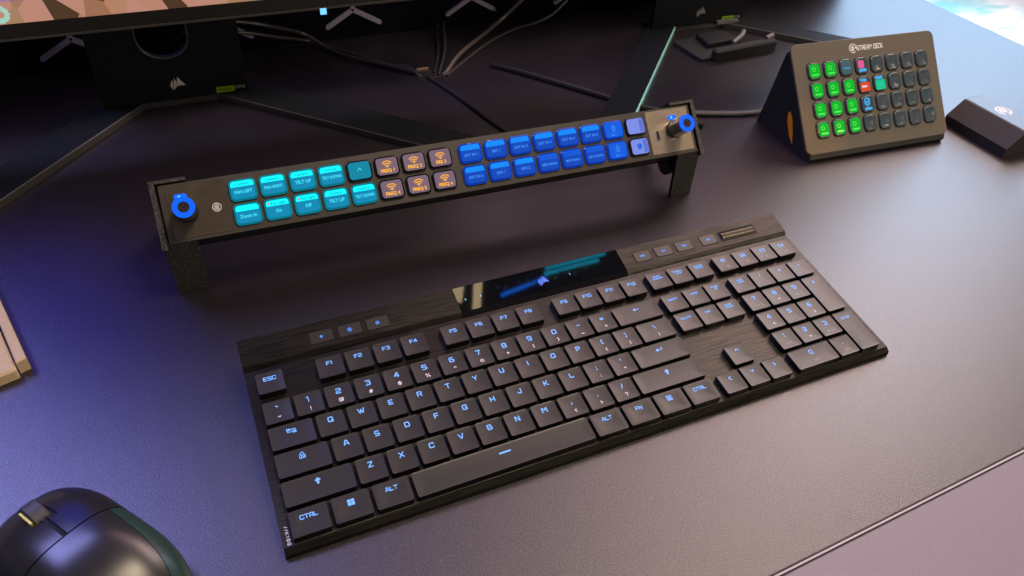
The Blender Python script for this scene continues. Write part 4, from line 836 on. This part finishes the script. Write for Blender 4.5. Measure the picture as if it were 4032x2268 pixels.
for i, s_ in enumerate(ss):
    for j, a in enumerate(aa): x_, y_, z_ = Sm(s_, a, 1.3); idx[i, j] = len(m.v); m.v.append((x_, y_, max(.4, z_)))
for i in range(25):
    for j in range(21): m.f.append((idx[i, j], idx[i + 1, j], idx[i + 1, j + 1], idx[i, j + 1])); m.mi.append(0)
m.build('chassis', M_VOID, ms, 50)
patch('left_button', M_MOUSE, -1.6, 56.9, 90.7, 152, hole=hole, ns=34, na=26); patch('right_button', M_MOUSE, -1.6, 56.9, 28, 89.3, hole=hole, ns=34, na=26)
patch('palm_shell', M_MOUSE, -67.5, -2.6, 55, 125, ns=24, na=26)
patch('side_panel', M_MOUSES, -67.5, -2.6, .5, 54, ns=24); patch('side_panel', M_MOUSES, -67.5, -2.6, 126, 179.5, ns=24)
patch('front_side', M_MOUSE, -1.6, 56.9, .5, 27.4); patch('front_side', M_MOUSE, -1.6, 56.9, 152.6, 179.5)
m = MB(); rg = []
for y in (-4.2, -3.4, 3.4, 4.2):
    r_ = 11.5 if abs(y) < 4 else 10.6
    rg.append([(28 + r_ * math.cos(t), y, 25.0 + r_ * math.sin(t)) for t in [2 * math.pi * k / 28 for k in range(28)]])
m.rings(rg); m.build('scroll_wheel', M_WHEELG, ms, 40)
m = MB(); m.box(21.5, 32, 4.5, 5.7, 27, 34.6); m.build('lime_accent', M_LIME, ms)

# ================================================================== BACKGROUND THINGS
bag = thing('black_case', 'dark padded case standing beyond the far right desk edge', 'case', Matrix.Translation((1.30, 0.74, -0.73)))
m = MB(); m.prism(rrect(0, 0, 260, 420, 40, 5), .5, 520, bev=25); m.build('case_body', M_BLACKM, bag, 50)
m = MB(); m.tube([(-60, 0, 515), (-50, 0, 545), (50, 0, 545), (60, 0, 515)], 9, 8); m.build('handle', M_BLACK, bag)
# added unseen panel of glowing bars, made up for the gloss window's reflection
dp = thing('overhead_reflection_panel', 'added unseen panel of glowing cyan and blue bars, mirrored in the keyboard window', 'reflection panel', Matrix.Translation((1.0, 0.55, 1.90)))
MB().box(-420, 420, -130, 130, 0, 40).build('reflection_backing', M_VOID, dp)
def bar(x0, x1, y0, y1, mt, sk=0.0): m = MB(); m.prism([(x0, y0), (x1, y0 + sk), (x1, y1 + sk), (x0, y1)], -6, -.5); m.build('reflection_bar', mt, dp, smooth=0)
MBAR = mat('bar_cyan', (0, 0, 0), emis=(0, .55, .85), es=4); MBLU = mat('bar_blue', (0, 0, 0), emis=(0, .16, 1), es=6)
bar(-10, 205, 3, 14, MBAR, 3); bar(0, 240, 22, 33, MBAR, 3); bar(-185, -5, -34, -22, MBLU, 22)
MDIM = mat('bar_dim_grey', (0, 0, 0), emis=(.12, .2, .28), es=1.2)
for k in range(14): bar(-190 + 26 * k, -178 + 26 * k + random.uniform(-6, 6), -2 - (k % 3) * 9, 5 - (k % 3) * 9, MDIM, 2)
MBEI = mat('bar_beige', (0, 0, 0), emis=(.8, .6, .35), es=6)
def quad(p): m = MB(); m.prism(p, -6, -.5); m.build('reflection_quad', MBEI, dp, smooth=0)
quad([(-345, -10), (-325, -20), (-290, 60), (-350, 60)]); quad([(-300, -60), (-270, -55), (-225, 60), (-255, 60)])

# dust
m = MB()
for _ in range(260):
    x, y = random.uniform(-140, 900), random.uniform(-190, 430); a = random.uniform(0, 3.1); r = random.choice((.12, .15, .2, .28, .4))
    c_, s_ = math.cos(a) * r, math.sin(a) * r
    m.add([(x - c_, y - s_, .05), (x + s_ * .6, y - c_ * .6, .05), (x + c_, y + s_, .12), (x - s_ * .6, y + c_ * .6, .05), (x, y, .35)], [(0, 1, 4), (1, 2, 4), (2, 3, 4), (3, 0, 4)])
tag(m.build('dust', M_DUST, smooth=0), 'tiny pale dust flecks scattered over the desk top', 'dust', kind='stuff')
